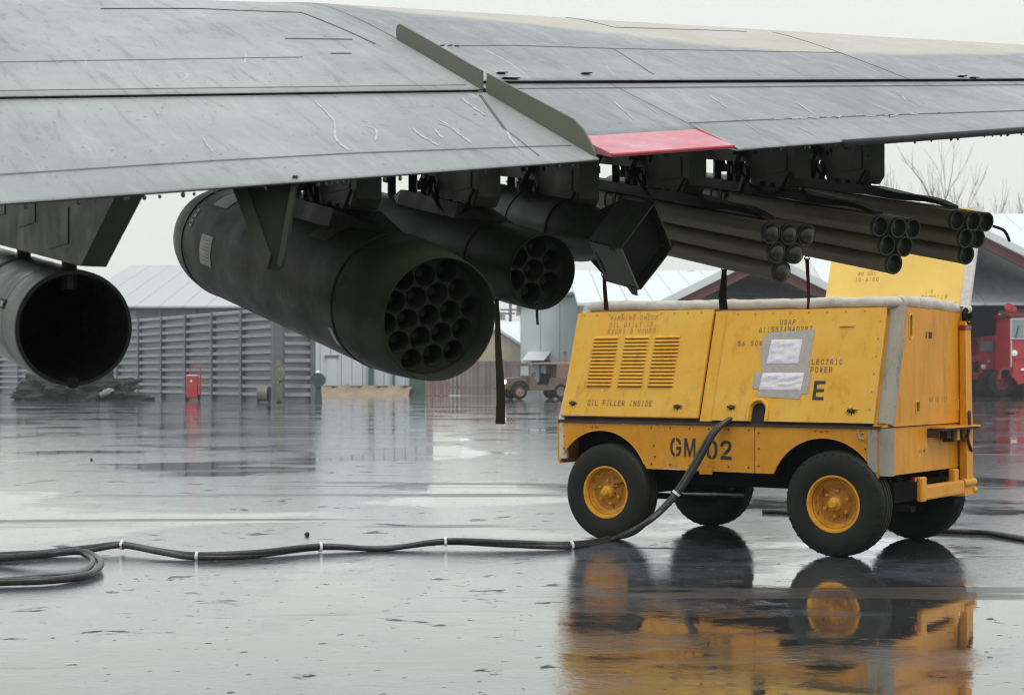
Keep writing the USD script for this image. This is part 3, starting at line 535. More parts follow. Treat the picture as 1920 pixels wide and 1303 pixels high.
# open-fronted gabled shelters
def shelter(label, base_px, D, xL, xR, eave, apex, depth, ridge_px, mainL, mainR):
    s = thing('aircraft_shelter', label, 'shelter', G0(base_px, D), group='gabled shelters behind the cart')
    x0, x1 = at(xL, 700, D)[0], at(xR, 700, D)[0]; xm = (x0 + x1) / 2; ze, za = Zh(eave, D), Zh(apex, D)
    sl = (za - ze) / (xm - x0); th = 0.34
    for sx, xe in ((-1, x0 - 1.2), (1, x1 + 1.2)):
        zz = za - abs(xe - xm) * sl
        q = Polygon([(xm, za), (xe, zz), (xe, zz - .55), (xm, za - .55)])
        obj(s, 'barge_board', prism(q, .25, (0, D, 0), (1, 0, 0), (0, 0, 1), (0, -1, 0)), 'brown_beam', world=True)
        q = Polygon([(xm, za + .42), (xe, zz + .42), (xe, zz), (xm, za)])
        obj(s, 'roof_slope', prism(q, depth, (0, D + depth - .6, 0), (1, 0, 0), (0, 0, 1), (0, -1, 0)), 'roof_white', world=True)
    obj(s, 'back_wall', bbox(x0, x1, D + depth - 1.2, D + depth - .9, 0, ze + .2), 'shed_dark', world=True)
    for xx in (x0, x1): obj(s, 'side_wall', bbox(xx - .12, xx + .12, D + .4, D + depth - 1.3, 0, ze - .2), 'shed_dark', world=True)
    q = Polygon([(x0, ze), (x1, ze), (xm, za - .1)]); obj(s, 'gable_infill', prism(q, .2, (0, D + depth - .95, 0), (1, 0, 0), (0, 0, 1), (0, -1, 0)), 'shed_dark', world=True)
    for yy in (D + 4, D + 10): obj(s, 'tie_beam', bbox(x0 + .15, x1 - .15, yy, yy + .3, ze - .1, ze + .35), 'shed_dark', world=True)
    # the long roof it opens out of
    m0, m1 = at(mainL, 700, D)[0], at(mainR, 700, D)[0]; rz = Zh(ridge_px, D + depth)
    npn = 10
    for i in range(npn):
        a, b = m0 + (m1 - m0) * i / npn, m0 + (m1 - m0) * (i + 1) / npn
        obj(s, 'main_roof_panel', hexa([(a, D + 1.5, ze - .3), (b - .04, D + 1.5, ze - .3), (b - .04, D + depth, rz), (a, D + depth, rz), (a, D + 1.5, ze - .15), (b - .04, D + 1.5, ze - .15), (b - .04, D + depth, rz + .15), (a, D + depth, rz + .15)]), 'roof_white', world=True)
    return s
s1 = shelter('low open shelter with brown gable boards, left of the pair behind the yellow cart', 1425, 84, 1275, 1575, 560, 486, 16, 512, 1085, 1574)
s2 = shelter('tall open shelter with brown gable boards and dark inside, behind the red trucks', 1880, 87, 1578, 2070, 560, 437, 20, 405, 1578, 2150)

# bare tree
def bare_tree(name, label, px, D, ytop, seed, spread=.5):
    r = np.random.default_rng(seed); b = G0(px, D); t = thing(name, label, 'tree', b, group='leafless trees behind the shelters'); H = Zh(ytop, D)
    limbs, twigs = [], []
    def grow(p, d, ln, rad, lev):
        n = 4; pts = [p]
        for k in range(n):
            d = nrm(d + r.normal(0, .10, 3) + [0, 0, .06]); pts.append(pts[-1] + d * ln / n)
        (limbs if lev < 2 else twigs).append(tube(pts, np.linspace(rad, rad * .55, n + 1), 5 if lev < 2 else 4))
        if lev >= 4: return
        for k in range(4 if lev else 7):
            q = pts[r.integers(2, n + 1)]; a = r.uniform(0, 2 * np.pi); s = spread * r.uniform(.6, 1.2)
            grow(q, nrm(d + np.array([math.cos(a) * s, math.sin(a) * s, .25])), ln * r.uniform(.55, .8), rad * .5, lev + 1)
    grow(np.array([0, 0, 0.]), np.array([0, 0, 1.]), H * .42, H * .014, 0)
    obj(t, 'trunk', limbs, 'bark', smooth=True); obj(t, 'crown', twigs, 'bark')
bare_tree('bare_tree', 'leafless tree rising behind the shelter roof at the right', 1815, 170, 300, 5, .42)
bare_tree('bare_tree', 'smaller leafless tree beside the hanging rocket tubes, near the last pylon', 1672, 190, 335, 9, .42)
bt = thing('round_bush', 'small dark bush behind the board fence by the big pod', 'bush', G0(921, 120)); v = trimesh.creation.icosphere(3); w_ = v.vertices * (0.7 + .6 * fbm(v.vertices * 3, 4, 2))[:, None] * [1.0, 1.0, 1.3] + [0, 0, Zh(668, 120) - .4]
obj(bt, 'foliage', trimesh.Trimesh(w_, v.faces, process=False), 'far_green'); obj(bt, 'stem', cyl((0, 0, 0), (0, 0, Zh(668, 120)), .08), 'bark')

# ------------------------------------------------------------------ jeep
def wheel_mesh(R, W, rim, n=36):
    t = lathe([(-W * .42, rim), (-W / 2, rim * 1.25), (-W / 2, R * .82), (-W * .38, R * .97), (-W * .2, R), (W * .2, R), (W * .38, R * .97), (W / 2, R * .82), (W / 2, rim * 1.25), (W * .42, rim)], n)
    d = lathe([(-W * .42, rim), (-W * .40, rim * .92), (-W * .12, rim * .8), (-W * .2, rim * .4), (-W * .34, rim * .3), (-W * .36, .005)], n)
    return t, d
jb = ground(1003, 748); jb[0] = at(1003, 700, jb[1])[0]
yaw = math.radians(20); JX, JY = np.array([math.cos(yaw), math.sin(yaw), 0]), np.array([-math.sin(yaw), math.cos(yaw), 0])
jp = thing('jeep', 'muddy brown military jeep with canvas top and headlights on, facing left', 'jeep', jb, (JX, JY, ZU))
# local: -x is forward, y across; length 3.4, width 1.55
hood = Polygon([(-1.62, .52), (-1.62, 1.0), (-.55, 1.08), (-.55, .52)])
obj(jp, 'hood', prism(hood, 1.1, (0, .55, 0), (1, 0, 0), (0, 0, 1), (0, -1, 0)), 'jeep_brown')
tub = Polygon([(-.55, .42), (-.55, 1.05), (-.25, .98), (-.12, .70), (.42, .70), (.52, 1.0), (1.65, 1.02), (1.65, .48)])
for y in (-.74, .68): obj(jp, 'side_panel', prism(tub, .06, (0, y + .06, 0), (1, 0, 0), (0, 0, 1), (0, -1, 0)), 'jeep_brown')
obj(jp, 'floor', bbox(-.55, 1.65, -.68, .68, .42, .5), 'jeep_brown'); obj(jp, 'tailgate', bbox(1.6, 1.66, -.68, .68, .5, 1.0), 'jeep_brown'); obj(jp, 'dashboard', bbox(-.58, -.5, -.7, .7, .6, 1.1), 'jeep_brown')
for s in (-1, 1):
    a = np.linspace(math.pi * .98, 0.25, 10); arch = [(-1.05 + .52 * math.cos(k), .40 + .52 * math.sin(k)) for k in a]
    obj(jp, 'fender', prism(Polygon(arch + [(x_ , z_ + .05) for x_, z_ in arch[::-1]]), .3, (0, s * .6 + .15, 0), (1, 0, 0), (0, 0, 1), (0, -1, 0)), 'jeep_brown')
gr = obj(jp, 'grille', bbox(-1.68, -1.61, -.62, .62, .52, 1.0), 'jeep_brown')
for y in np.linspace(-.22, .22, 6): obj(gr, 'slot', bbox(-1.69, -1.675, y - .022, y + .022, .62, .92), 'under_black')
for y in (-.42, .42): obj(jp, 'headlight', frame_mesh(lathe([(0, .005), (.0, .095), (.05, .105), (.06, .1)], 20), (-1.73, y, .84), (1, 0, 0), (0, 1, 0), (0, 0, 1)), 'headlight')
obj(jp, 'bumper', rbox((-1.82, 0, .52), (.1, 1.5, .14), .02), 'jeep_brown')
ws_ = Polygon([(-.70, 1.08), (.70, 1.08), (.66, 1.68), (-.66, 1.68)]); wi = Polygon([(-.63, 1.15), (.63, 1.15), (.60, 1.62), (-.60, 1.62)])
fr = obj(jp, 'windscreen_frame', prism(ws_.difference(wi), .05, (-.56, 0, 0), (0, 1, 0), (0, 0, 1), (1, 0, 0)), 'jeep_brown'); obj(fr, 'pane', prism(wi, .01, (-.54, 0, 0), (0, 1, 0), (0, 0, 1), (1, 0, 0)), 'windscreen')
obj(jp, 'canvas_top', hexa([(-.6, -.7, 1.68), (1.6, -.72, 1.72), (1.6, .72, 1.72), (-.6, .7, 1.68), (-.58, -.62, 1.76), (1.58, -.62, 1.82), (1.58, .62, 1.82), (-.58, .62, 1.76)]), 'jeep_canvas')
for y in (-.72, .68): obj(jp, 'rear_curtain', bbox(.85, 1.6, y, y + .04, 1.03, 1.7), 'jeep_canvas')
for y in (-.69, .66): obj(jp, 'top_bow', bbox(.50, .55, y, y + .03, 1.0, 1.7), 'under_black')
for y in (-.35, .35):
    st = obj(jp, 'seat', rbox((.25, y, .72), (.5, .5, .16), .05), 'under_black'); obj(st, 'seat_back', rbox((.5, y, 1.0), (.12, .48, .5), .05), 'under_black')
obj(jp, 'steering_wheel', frame_mesh(trimesh.creation.torus(.19, .018, 20, 6), (-.25, -.36, 1.12), (0, 1, 0), (.5, 0, .87), (.87, 0, -.5)), 'under_black')
tm, dm = wheel_mesh(.38, .2, .22)
for x in (-1.05, 1.08):
    for s in (-1, 1):
        ax = ((0, 1, 0), (1, 0, 0), (0, 0, 1)) if s < 0 else ((0, -1, 0), (1, 0, 0), (0, 0, 1))
        w_ = obj(jp, 'wheel', frame_mesh(tm, (x, s * .66, .38), *ax), 'rubber', smooth=30); obj(w_, 'rim', frame_mesh(dm, (x, s * .66, .38), *ax), 'rim_faded', smooth=30)

# ------------------------------------------------------------------ red fire trucks
def windows(parent, rects, y, mat_='glass_grey'):
    for (a, b, c, d) in rects: obj(parent, 'window', bbox(a, b, y - .03, y + .01, c, d), mat_)
kb = ground(1905, 744); 
ft = thing('fire_truck', 'tall red fire truck with roof turret, cut by the right edge', 'fire truck', kb)
u_ = kb[1] / FPX                                             # metres per photo pixel here
def X(px): return (px - 1905) * u_
def Zp(py): return (745 - py) * u_
def cabp(pts, y0, y1): return prism(Polygon([(X(a), Zp(b)) for a, b in pts]), y1 - y0, (0, y1, 0), (1, 0, 0), (0, 0, 1), (0, -1, 0))
cabin = obj(ft, 'cab', cabp([(1892, 706), (1892, 637), (1894, 594), (1935, 590), (1960, 592), (1990, 600), (1990, 700)], -.1, 2.4), 'red_paint')
obj(ft, 'cab_roof', cabp([(1889, 594), (1889, 589), (1960, 586), (1960, 592)], -.25, 2.5), 'red_dark')
fr = obj(ft, 'window_frame', cabp([(1893, 637), (1893, 598), (1945, 596), (1945, 637)], -.16, -.1), 'wall_pale'); obj(fr, 'pane', cabp([(1896, 633), (1896, 601), (1918, 600), (1918, 633)], -.19, -.165), 'glass_grey'); obj(fr, 'pane', cabp([(1921, 633), (1921, 600), (1942, 599), (1942, 633)], -.19, -.165), 'glass_grey')
obj(ft, 'body', cabp([(1915, 712), (1915, 640), (2090, 640), (2090, 712)], .0, 2.4), 'red_paint')
obj(ft, 'bumper', cabp([(1892, 706), (1896, 686), (1960, 676), (1960, 700), (1905, 722)], -.55, -.12), 'red_paint')
obj(ft, 'turret', [tube(np.array([(X(1900), .6, Zp(588)), (X(1901), .6, Zp(577)), (X(1893), .3, Zp(575))]), .2, 10), rbox((X(1902), .6, Zp(581)), (.5, .5, .3), .05)], 'red_paint', smooth=30)
obj(ft, 'headlight', frame_mesh(lathe([(0, .005), (.02, .16), (.1, .17)], 20), (X(1900), -.22, Zp(663)), (0, 1, 0), (1, 0, 0), (0, 0, 1)), 'lamp_glass', smooth=30)
tm, dm = wheel_mesh(26 * u_, .42, 12 * u_)
for px, yy in ((1881, .35), (2010, .35), (1881, 2.1), (2010, 2.1)):
    ax = ((0, 1, 0), (1, 0, 0), (0, 0, 1)); w_ = obj(ft, 'wheel', frame_mesh(tm, (X(px), yy, 26 * u_), *ax), 'rubber', smooth=30); obj(w_, 'rim', frame_mesh(dm, (X(px), yy, 26 * u_), *ax), 'red_dark', smooth=30)
obj(ft, 'chassis', cabp([(1868, 722), (1868, 712), (2060, 712), (2060, 722)], .5, 2.0), 'under_black')
obj(ft, 'grab_rail', tube([(X(1893), -.25, Zp(690)), (X(1893), -.3, Zp(645)), (X(1893), -.2, Zp(640))], .035, 6), 'wall_pale', smooth=True)
obj(ft, 'door_seam', cabp([(1925, 700), (1925, 640), (1926, 640), (1926, 700)], -.115, -.1), 'red_dark'); obj(ft, 'wiper', tube([(X(1902), -.22, Zp(634)), (X(1908), -.22, Zp(612))], .025, 5), 'under_black')
obj(ft, 'side_lamp', rbox((X(1912), -.6, Zp(694)), (.25, .08, .12), .02), 'lamp_glass'); obj(ft, 'rub_strip', cabp([(1893, 676), (1893, 673), (1990, 670), (1990, 673)], -.14, -.1), 'red_dark')
obj(ft, 'step', cabp([(1895, 716), (1895, 713), (1918, 713), (1918, 716)], -.5, -.1), 'under_black'); obj(ft, 'wheel_arch', cabp([(1868, 712), (1871, 694), (1880, 688), (1892, 690), (1897, 706), (1893, 706), (1889, 696), (1880, 693), (1874, 698), (1872, 712)], -.35, .1), 'red_dark')
kb2 = ground(1850, 741.5)
f2 = thing('rescue_truck', 'low red rescue truck with two side windows beside the tall fire truck', 'fire truck', kb2); u_ = kb2[1] / FPX
def X(px): return (px - 1850) * u_
def Zp(py): return (742 - py) * u_
obj(f2, 'cab', cabp([(1833, 668), (1834, 644), (1839, 632), (1892, 627), (1892, 672)], 0, 2.2), 'red_paint')
obj(f2, 'hood', cabp([(1820, 706), (1820, 670), (1836, 664), (1892, 660), (1892, 690), (1872, 690), (1858, 706)], -.25, 2.3), 'red_paint')
obj(f2, 'bumper', cabp([(1818, 712), (1818, 703), (1861, 703), (1858, 712)], -.45, 2.4), 'red_paint')
for a, b in ((1838, 1861), (1866, 1890)): obj(f2, 'window', cabp([(a, 659), (a + 1, 641), (b, 640), (b, 658)], -.05, .0), 'glass_grey')
obj(f2, 'grille', cabp([(1822, 698), (1822, 678), (1832, 677), (1832, 698)], -.3, -.25), 'under_black')
obj(f2, 'headlight', frame_mesh(lathe([(0, .005), (.02, .13), (.1, .14)], 20), (X(1841), -.36, Zp(688)), (0, 1, 0), (1, 0, 0), (0, 0, 1)), 'lamp_glass', smooth=30)
obj(f2, 'spotlight', [trimesh.creation.icosphere(2, .15).apply_translation((X(1885), -.1, Zp(629))), cyl((X(1885), 0, Zp(640)), (X(1885), 0, Zp(629)), .04)], 'lamp_glass', smooth=True)
obj(f2, 'beacon', rbox((X(1877), .5, Zp(625)), (.2, .2, .3), .04), 'red_dark')
obj(f2, 'body_crease', cabp([(1821, 682), (1821, 680), (1870, 675), (1870, 677)], -.28, -.25), 'red_dark'); obj(f2, 'window_post', cabp([(1862, 660), (1862, 640), (1865, 640), (1865, 660)], -.04, .0), 'red_dark'); obj(f2, 'indicator', rbox((X(1851), -.3, Zp(678)), (.16, .06, .1), .02), 'label_white')
obj(f2, 'mirror', rbox((X(1829), -.2, Zp(646)), (.14, .05, .24), .02), 'under_black')
tm, dm = wheel_mesh(.5, .3, .25)
for px, yy in ((1838, .3), (1838, 1.9), (1925, .3), (1925, 1.9)):
    ax = ((0, 1, 0), (1, 0, 0), (0, 0, 1)); w_ = obj(f2, 'wheel', frame_mesh(tm, (X(px), yy, .5), *ax), 'rubber', smooth=30); obj(w_, 'rim', frame_mesh(dm, (X(px), yy, .5), *ax), 'red_dark', smooth=30)
obj(f2, 'rear_body', cabp([(1892, 715), (1892, 650), (1990, 650), (1990, 715)], .1, 2.2), 'red_paint'); obj(f2, 'chassis', cabp([(1822, 722), (1822, 707), (1980, 707), (1980, 722)], .4, 1.8), 'under_black')

# ------------------------------------------------------------------ ground power cart
P0 = np.array([2.174, 10.87, 0.0]); CL, CC = nrm([.806, -.592, 0]), nrm([.592, .806, 0])
ca = thing('ground_power_cart', 'yellow four-wheeled ground power cart with louvred side, stencilled GM 02', 'power cart', P0, (CL, CC, ZU))
def cworld(l, c, z): return P0 + l * CL + c * CC + z * ZU
ZS, ZT, C0, CT0, CT1, C1 = 0.888, 1.705, .05, .30, 1.41, 1.63
L0, L1 = -2.298, .393
# upper hood, lower skirts
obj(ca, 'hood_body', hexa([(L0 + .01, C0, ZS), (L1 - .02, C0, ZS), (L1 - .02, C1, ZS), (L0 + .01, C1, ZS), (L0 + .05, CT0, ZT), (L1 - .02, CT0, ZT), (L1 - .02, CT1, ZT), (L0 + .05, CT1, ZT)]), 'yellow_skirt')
def arcpts(cx, cz, r, a0, a1, n=16): return [(cx + r * math.cos(a), cz + r * math.sin(a)) for a in np.linspace(a0, a1, n)]
lower = Polygon([(L0, .588), (L0, .878), (L1 - .08, .878), (L1 - .08, .560), (L0 + .02, .560)])
ac = Point(-1.90, .41).buffer(.415, 24).union(Point(-.085, .395).buffer(.412, 24)).union(sbox(-2.30, -1.485, .3, .45))
strip = sbox(-1.52, -.44, .54, .58).difference(ac)
low = lower.union(sbox(-1.505, L1 - .08, .548, .6)).difference(ac)
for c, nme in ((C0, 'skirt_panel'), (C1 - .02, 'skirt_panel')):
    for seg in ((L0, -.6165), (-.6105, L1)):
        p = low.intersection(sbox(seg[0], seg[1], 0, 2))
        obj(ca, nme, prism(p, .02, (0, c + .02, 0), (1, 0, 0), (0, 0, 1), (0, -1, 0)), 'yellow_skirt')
for px_, c in ((-1.90, .41), (-.085, .395)):                                     # arch flange lips
    for cy in (C0, C1):
        a = arcpts(px_, c, .412, .42, math.pi - .42, 20); obj(ca, 'arch_lip', tube([(x, cy if cy == C0 else cy, z) for x, z in a], .0035, 6), 'yellow_skirt', smooth=True)
obj(ca, 'rub_rail', [bbox(L0 + .005, L1 - .06, C0 - .008, C0 + .03, ZS - .012, ZS + .006)], 'rust')
obj(ca, 'tie_plate', bbox(-1.055, -.954, C0 - .006, C0 + .01, .525, .585), 'yellow_skirt')
obj(ca, 'end_wall_lower', [bbox(L1 - .03, L1 - .008, C0 + .05, C1 - .02, .565, ZS - .004)], 'yellow_end')
obj(ca, 'end_wall_lower', [bbox(L0 + .004, L0 + .026, C0 + .03, C1 - .03, .565, ZS - .004)], 'yellow_end')
def endpoly(pts, t=.02, l=L1 - .02): return prism(Polygon(pts) if not hasattr(pts, 'area') else pts, t, (l, 0, 0), (0, 1, 0), (0, 0, 1), (1, 0, 0))
ep = Polygon([(C0 + .055, ZS + .004), (C1 - .04, ZS + .004), (CT1 + .0, 1.69), (CT0 + .0, 1.69)])
slots = [Point(.404, 1.515).buffer(.022, 6).union(Point(.404, 1.63).buffer(.022, 6)).convex_hull, Point(1.375, 1.515).buffer(.022, 6).union(Point(1.375, 1.63).buffer(.022, 6)).convex_hull,
         sbox(.497, .555, .985, 1.052), sbox(1.292, 1.35, .985, 1.052)]
obj(ca, 'end_panel', endpoly(ep.difference(unary_union(slots)), .022), 'yellow_end')
obj(ca, 'recess', [endpoly(s.buffer(.004), .004, L1 - .019) for s in slots], 'rust')
for s in slots: obj(ca, 'slot_rim', endpoly(s.buffer(.009).difference(s), .006, L1 + .001), 'yellow_panel')
# grey corner covers and canvas-padded roof edge
def rod(a, b, r, n=14): return cyl(a, b, r, n)
R_ = .062
obj(ca, 'corner_cover', [rod((L1 - .055, C0 + .052, ZS + .01), (L1 - .055, CT0 + .045, 1.70), R_)], 'grey_corner', smooth=30)
obj(ca, 'corner_cover', [rod((L1 - .050, C0 + .052, .562), (L1 - .050, C0 + .052, ZS - .005), R_ - .004)], 'grey_corner', smooth=30)
obj(ca, 'corner_plate', [bbox(L1 - .155, L1 - .09, C0 - .005, C0 + .012, .585, ZS - .016)], 'grey_corner')
obj(ca, 'corner_cover', [rod((L1 - .05, C1 - .06, .562), (L1 - .05, C1 - .06, ZS), .055), rod((L1 - .05, C1 - .06, ZS), (L1 - .05, CT1 - .04, 1.70), .055)], 'yellow_end', smooth=30)
obj(ca, 'corner_cover', [rod((L0 + .035, C0 + .03, .60), (L0 + .035, C0 + .03, ZS), .036), rod((L0 + .035, C0 + .03, ZS), (L0 + .085, CT0 + .03, 1.72), .042)], 'canvas_trim', smooth=30)
def lumpy(pts, r, n=14, amp=.30, seed=0):
    m = tube(catmull(pts, 26), r, n); d = fbm(m.vertices * 13 + seed, 4, seed); c = m.vertices
    m.vertices = c + (m.vertex_normals * ((d - .5) * 2 * amp * r)[:, None]); return m
zr = 1.735
obj(ca, 'roof_padding', [lumpy([(L0 + .09, CT0 + .03, zr - .01), (L0 + .18, CT0 + .03, zr + .035), (-1.4, CT0 + .03, zr + .022), (-.6, CT0 + .03, zr + .012), (.25, CT0 + .03, zr + .005), (L1 - .05, CT0 + .035, zr - .005)], .038, seed=1)], 'canvas_trim', smooth=True)
obj(ca, 'roof_padding', [lumpy([(L1 - .05, CT0 + .02, zr - .004), (L1 - .048, CT0 + .1, zr + .004), (L1 - .045, .8, zr + .008), (L1 - .045, 1.1, zr), (L1 - .045, 1.42, zr - .02)], .044, seed=2)], 'canvas_trim', smooth=True)
obj(ca, 'roof_padding', [lumpy([(L0 + .09, CT0 + .03, zr - .01), (L0 + .09, .8, zr + .02), (L0 + .09, CT1 - .04, zr)], .045, seed=3), lumpy([(L0 + .09, CT1 - .04, zr), (-1.0, CT1 - .04, zr + .01), (L1 - .05, CT1 - .04, zr)], .045, seed=4)], 'canvas_trim', smooth=True)
obj(ca, 'roof_plate', hexa([(L0 + .1, CT0 + .02, ZT - .01), (L1 - .06, CT0 + .02, ZT - .01), (L1 - .06, CT1 - .02, ZT - .01), (L0 + .1, CT1 - .02, ZT - .01), (L0 + .1, CT0 + .03, ZT + .05), (L1 - .06, CT0 + .03, ZT + .04), (L1 - .06, CT1 - .04, ZT + .04), (L0 + .1, CT1 - .04, ZT + .05)]), 'canvas_trim')
obj(ca, 'padding_knot', [trimesh.creation.icosphere(2, .05).apply_transform(np.diag([1.1, 1, .8, 1])).apply_translation((L1 - .075, CT0 + .0, zr + .0))], 'canvas_trim', smooth=True)
# leaning side panels
LB = math.hypot(CT0 - C0, ZT - .888); LEY = np.array([0, CT0 - C0, ZT - .888]) / LB; LEX = np.array([1., 0, 0]); LEN = np.cross(LEX, LEY); LOR = np.array([0, C0, .888])
YB = (ZT - .888) / LB
def ly(z): return (z - .888) / YB
def lean(poly, t, z0): return prism(poly, t, LOR, LEX, LEY, LEN, z0)
def lquad(a, b, z0, z1): return Polygon([(a, ly(z0)), (b, ly(z0)), (b, ly(z1)), (a, ly(z1))])
p1 = lquad(-2.262, -1.067, .925, 1.712); p2 = lquad(-.945, .282, .908, 1.692)
lou = [sbox(a, b, ly(1.143), ly(1.527)) for a, b in ((-2.070, -1.848), (-1.792, -1.578), (-1.528, -1.312))]
pan1 = obj(ca, 'side_panel', lean(p1, .020, .004), 'yellow_panel'); obj(pan1, 'edge_flange', [lean(lquad(-1.068, -1.064, .926, 1.70), .036, -.012), lean(lquad(-2.262, -1.068, .920, .924), .036, -.014)], 'yellow_skirt')
port = Point(-.588, ly(.985)).buffer(.055, 12).union(sbox(-.643, -.533, ly(.90), ly(.985)))
pan2 = obj(ca, 'side_panel', lean(p2.difference(port), .020, .004), 'yellow_panel')
obj(ca, 'panel_gap_shade', lean(lquad(-2.25, .27, .890, 1.69).difference(lquad(-1.058, -.952, .905, 1.70)), .003, .001), 'hole_black')  # black sheet painting the shade in the gaps around and behind the panels
obj(ca, 'pillar_strip', lean(lquad(-1.055, -.955, .905, 1.70), .006, .0), 'yellow_panel')
for cxx in lou:
    a, y0, b, y1 = cxx.bounds; n = 14; h = (y1 - y0) / n
    for k in range(n):
        y = y0 + k * h; d = .017
        prof = [(y + h * .05, .0), (y + h * .12, d * .95), (y + h * .30, d), (y + h * .95, .001)]
        P8 = []
        for x in (a, a + .008, b - .008, b):
            e = 0.25 if x in (a, b) else 1
            P8.append([LOR + LEX * x + LEY * yy + LEN * (.024 + zz * e) for yy, zz in prof])
        P8 = np.array(P8).reshape(-1, 3); f = []
        for i in range(3):
            for j in range(3): f.append([i * 4 + j, i * 4 + 4 + j, i * 4 + 5 + j, i * 4 + 1 + j])
        f += [[0, 1, 2, 3], [12, 15, 14, 13]]
        obj(pan1, 'louvre', tri((P8, f)), 'yellow_panel')
    obj(pan1, 'louvre_gap', [lean(sbox(a + .004, b - .004, y0 + k * h - h * .10, y0 + k * h + h * .07), .0016, .0235) for k in range(n)], 'rust')
def words(parent, txt, x, z, h, mat_='letter_worn', w=None, bold=1.0, adv=1.45, z0=.0242):
    obj(parent, 'lettering', lean(stencil(txt, x, ly(z), h, w, bold, adv), .0012, z0), mat_)
words(pan1, 'WARNING CHECK', -1.955, 1.645, .036, 'letter_faint', .023)
words(pan1, 'OIL DAILY OR', -1.955, 1.595, .036, 'letter_faint', .023)
words(pan1, 'EVERY 8 HOURS', -1.96, 1.545, .036, 'letter_faint', .023)
words(pan1, 'OIL FILLER INSIDE', -2.035, 1.002, .040, 'letter_worn', .0235)
words(pan2, 'USAF', -.515, 1.588, .036, 'letter_worn', .023)
words(pan2, '611553AN40287', -.672, 1.536, .040, 'letter_worn', .0225)
words(pan2, '56 SOW', -.828, 1.440, .038, 'letter_worn', .024)
words(pan2, 'ELECTRIC', -.262, 1.305, .038, 'letter_worn', .024)
words(pan2, 'POWER', -.228, 1.250, .038, 'letter_worn', .024)
words(pan2, 'E', -.186, 1.063, .130, 'letter_black', .084, bold=1.5)
# tape and papers
obj(pan2, 'tape_patch', lean(Polygon([(-.628, ly(1.50)), (-.585, ly(1.535)), (-.30, ly(1.545)), (-.235, ly(1.55)), (-.243, ly(1.25)), (-.28, ly(1.245)), (-.29, ly(1.215)), (-.605, ly(1.22)), (-.612, ly(1.30)), (-.64, ly(1.40))]), .0014, .0242), 'tape_grey')
obj(pan2, 'tape_patch', lean(Polygon([(-.655, ly(1.255)), (-.66, ly(1.135)), (-.60, ly(1.13)), (-.612, ly(1.08)), (-.285, ly(1.065)), (-.275, ly(1.10)), (-.225, ly(1.10)), (-.215, ly(1.235)), (-.25, ly(1.26))]), .0014, .0258), 'tape_grey')
def crumple(x0, x1, z0, z1, seed, zb):
    n, k = 18, 14; xs, zs = np.linspace(0, 1, n), np.linspace(0, 1, k); v = []
    for zz in zs:
        for xx in xs:
            d = fbm(np.array([[xx * 3 + seed, zz * 6, seed]]), 3, seed)[0]; e = min(xx, 1 - xx, zz, 1 - zz) * 8
            v.append(LOR + LEX * (x0 + (x1 - x0) * xx - .012 * (1 - zz)) + LEY * ly(z0 + (z1 - z0) * zz) + LEN * (zb + .022 * min(e, 1) * max(d - .3, 0)))
    f = [[j * n + i, j * n + i + 1, (j + 1) * n + i + 1, (j + 1) * n + i] for j in range(k - 1) for i in range(n - 1)]
    return tri((np.array(v), f))
obj(pan2, 'paper_note', crumple(-.560, -.318, 1.312, 1.482, 3, .0275), 'paper_white', smooth=True)
obj(pan2, 'paper_note', crumple(-.592, -.268, 1.125, 1.246, 8, .0290), 'paper_white', smooth=True)
# cable port collar, latches, handle bump, screws
a = np.linspace(0, np.pi, 14); cp = [(-.588 + .073 * math.cos(t), ly(.985) + .073 * math.sin(t)) for t in a]; cp = [(-.515, ly(.905))] + cp + [(-.661, ly(.905))]
obj(pan2, 'port_collar', tube([LOR + LEX * x + LEY * y + LEN * .03 for x, y in cp], .013, 8), 'yellow_panel', smooth=True)
for pn, l, z in ((pan1, -2.167, 1.015), (pan1, -1.245, 1.000), (pan2, -.802, 1.002), (pan2, .118, .988)):
    o = LOR + LEX * l + LEY * ly(z); rr = np.random.default_rng(int(l * -1000) + 5000)
    lt = obj(pn, 'latch', [cyl(o + LEN * .024, o + LEN * .040, .013, 10), frame_mesh(box((0, 0, 0), (.055, .012, .008)), o + LEN * .038, LEX, LEY, LEN)], 'rust')
    star = Polygon([((.016 + .03 * (i % 2) * rr.uniform(.35, 1.1)) * math.cos(i * math.pi / 10) * 1.25, (.012 + .022 * (i % 2) * rr.uniform(.2, 1.1)) * math.sin(i * math.pi / 10)) for i in range(20)])
    obj(lt, 'rust_stain', prism(star, .001, o, LEX, LEY, LEN, .0244), 'rust')
obj(pan2, 'handle_dent', [lean(sbox(-.05 + .0, .058, ly(1.565), ly(1.575)), .008, .024)], 'yellow_panel')
scr = []
for l in np.arange(-2.2, -1.08, .115): scr.append((l, 1.69))
for l in np.arange(-.86, .26, .14): scr.append((l, 1.672))
for z in np.arange(1.0, 1.6, .12): scr.append((.245, z))
obj(ca, 'screw_heads', [lean(Point(l, ly(z)).buffer(.0065, 3), .003, .0242) for l, z in scr], 'letter_faint', kind='stuff')
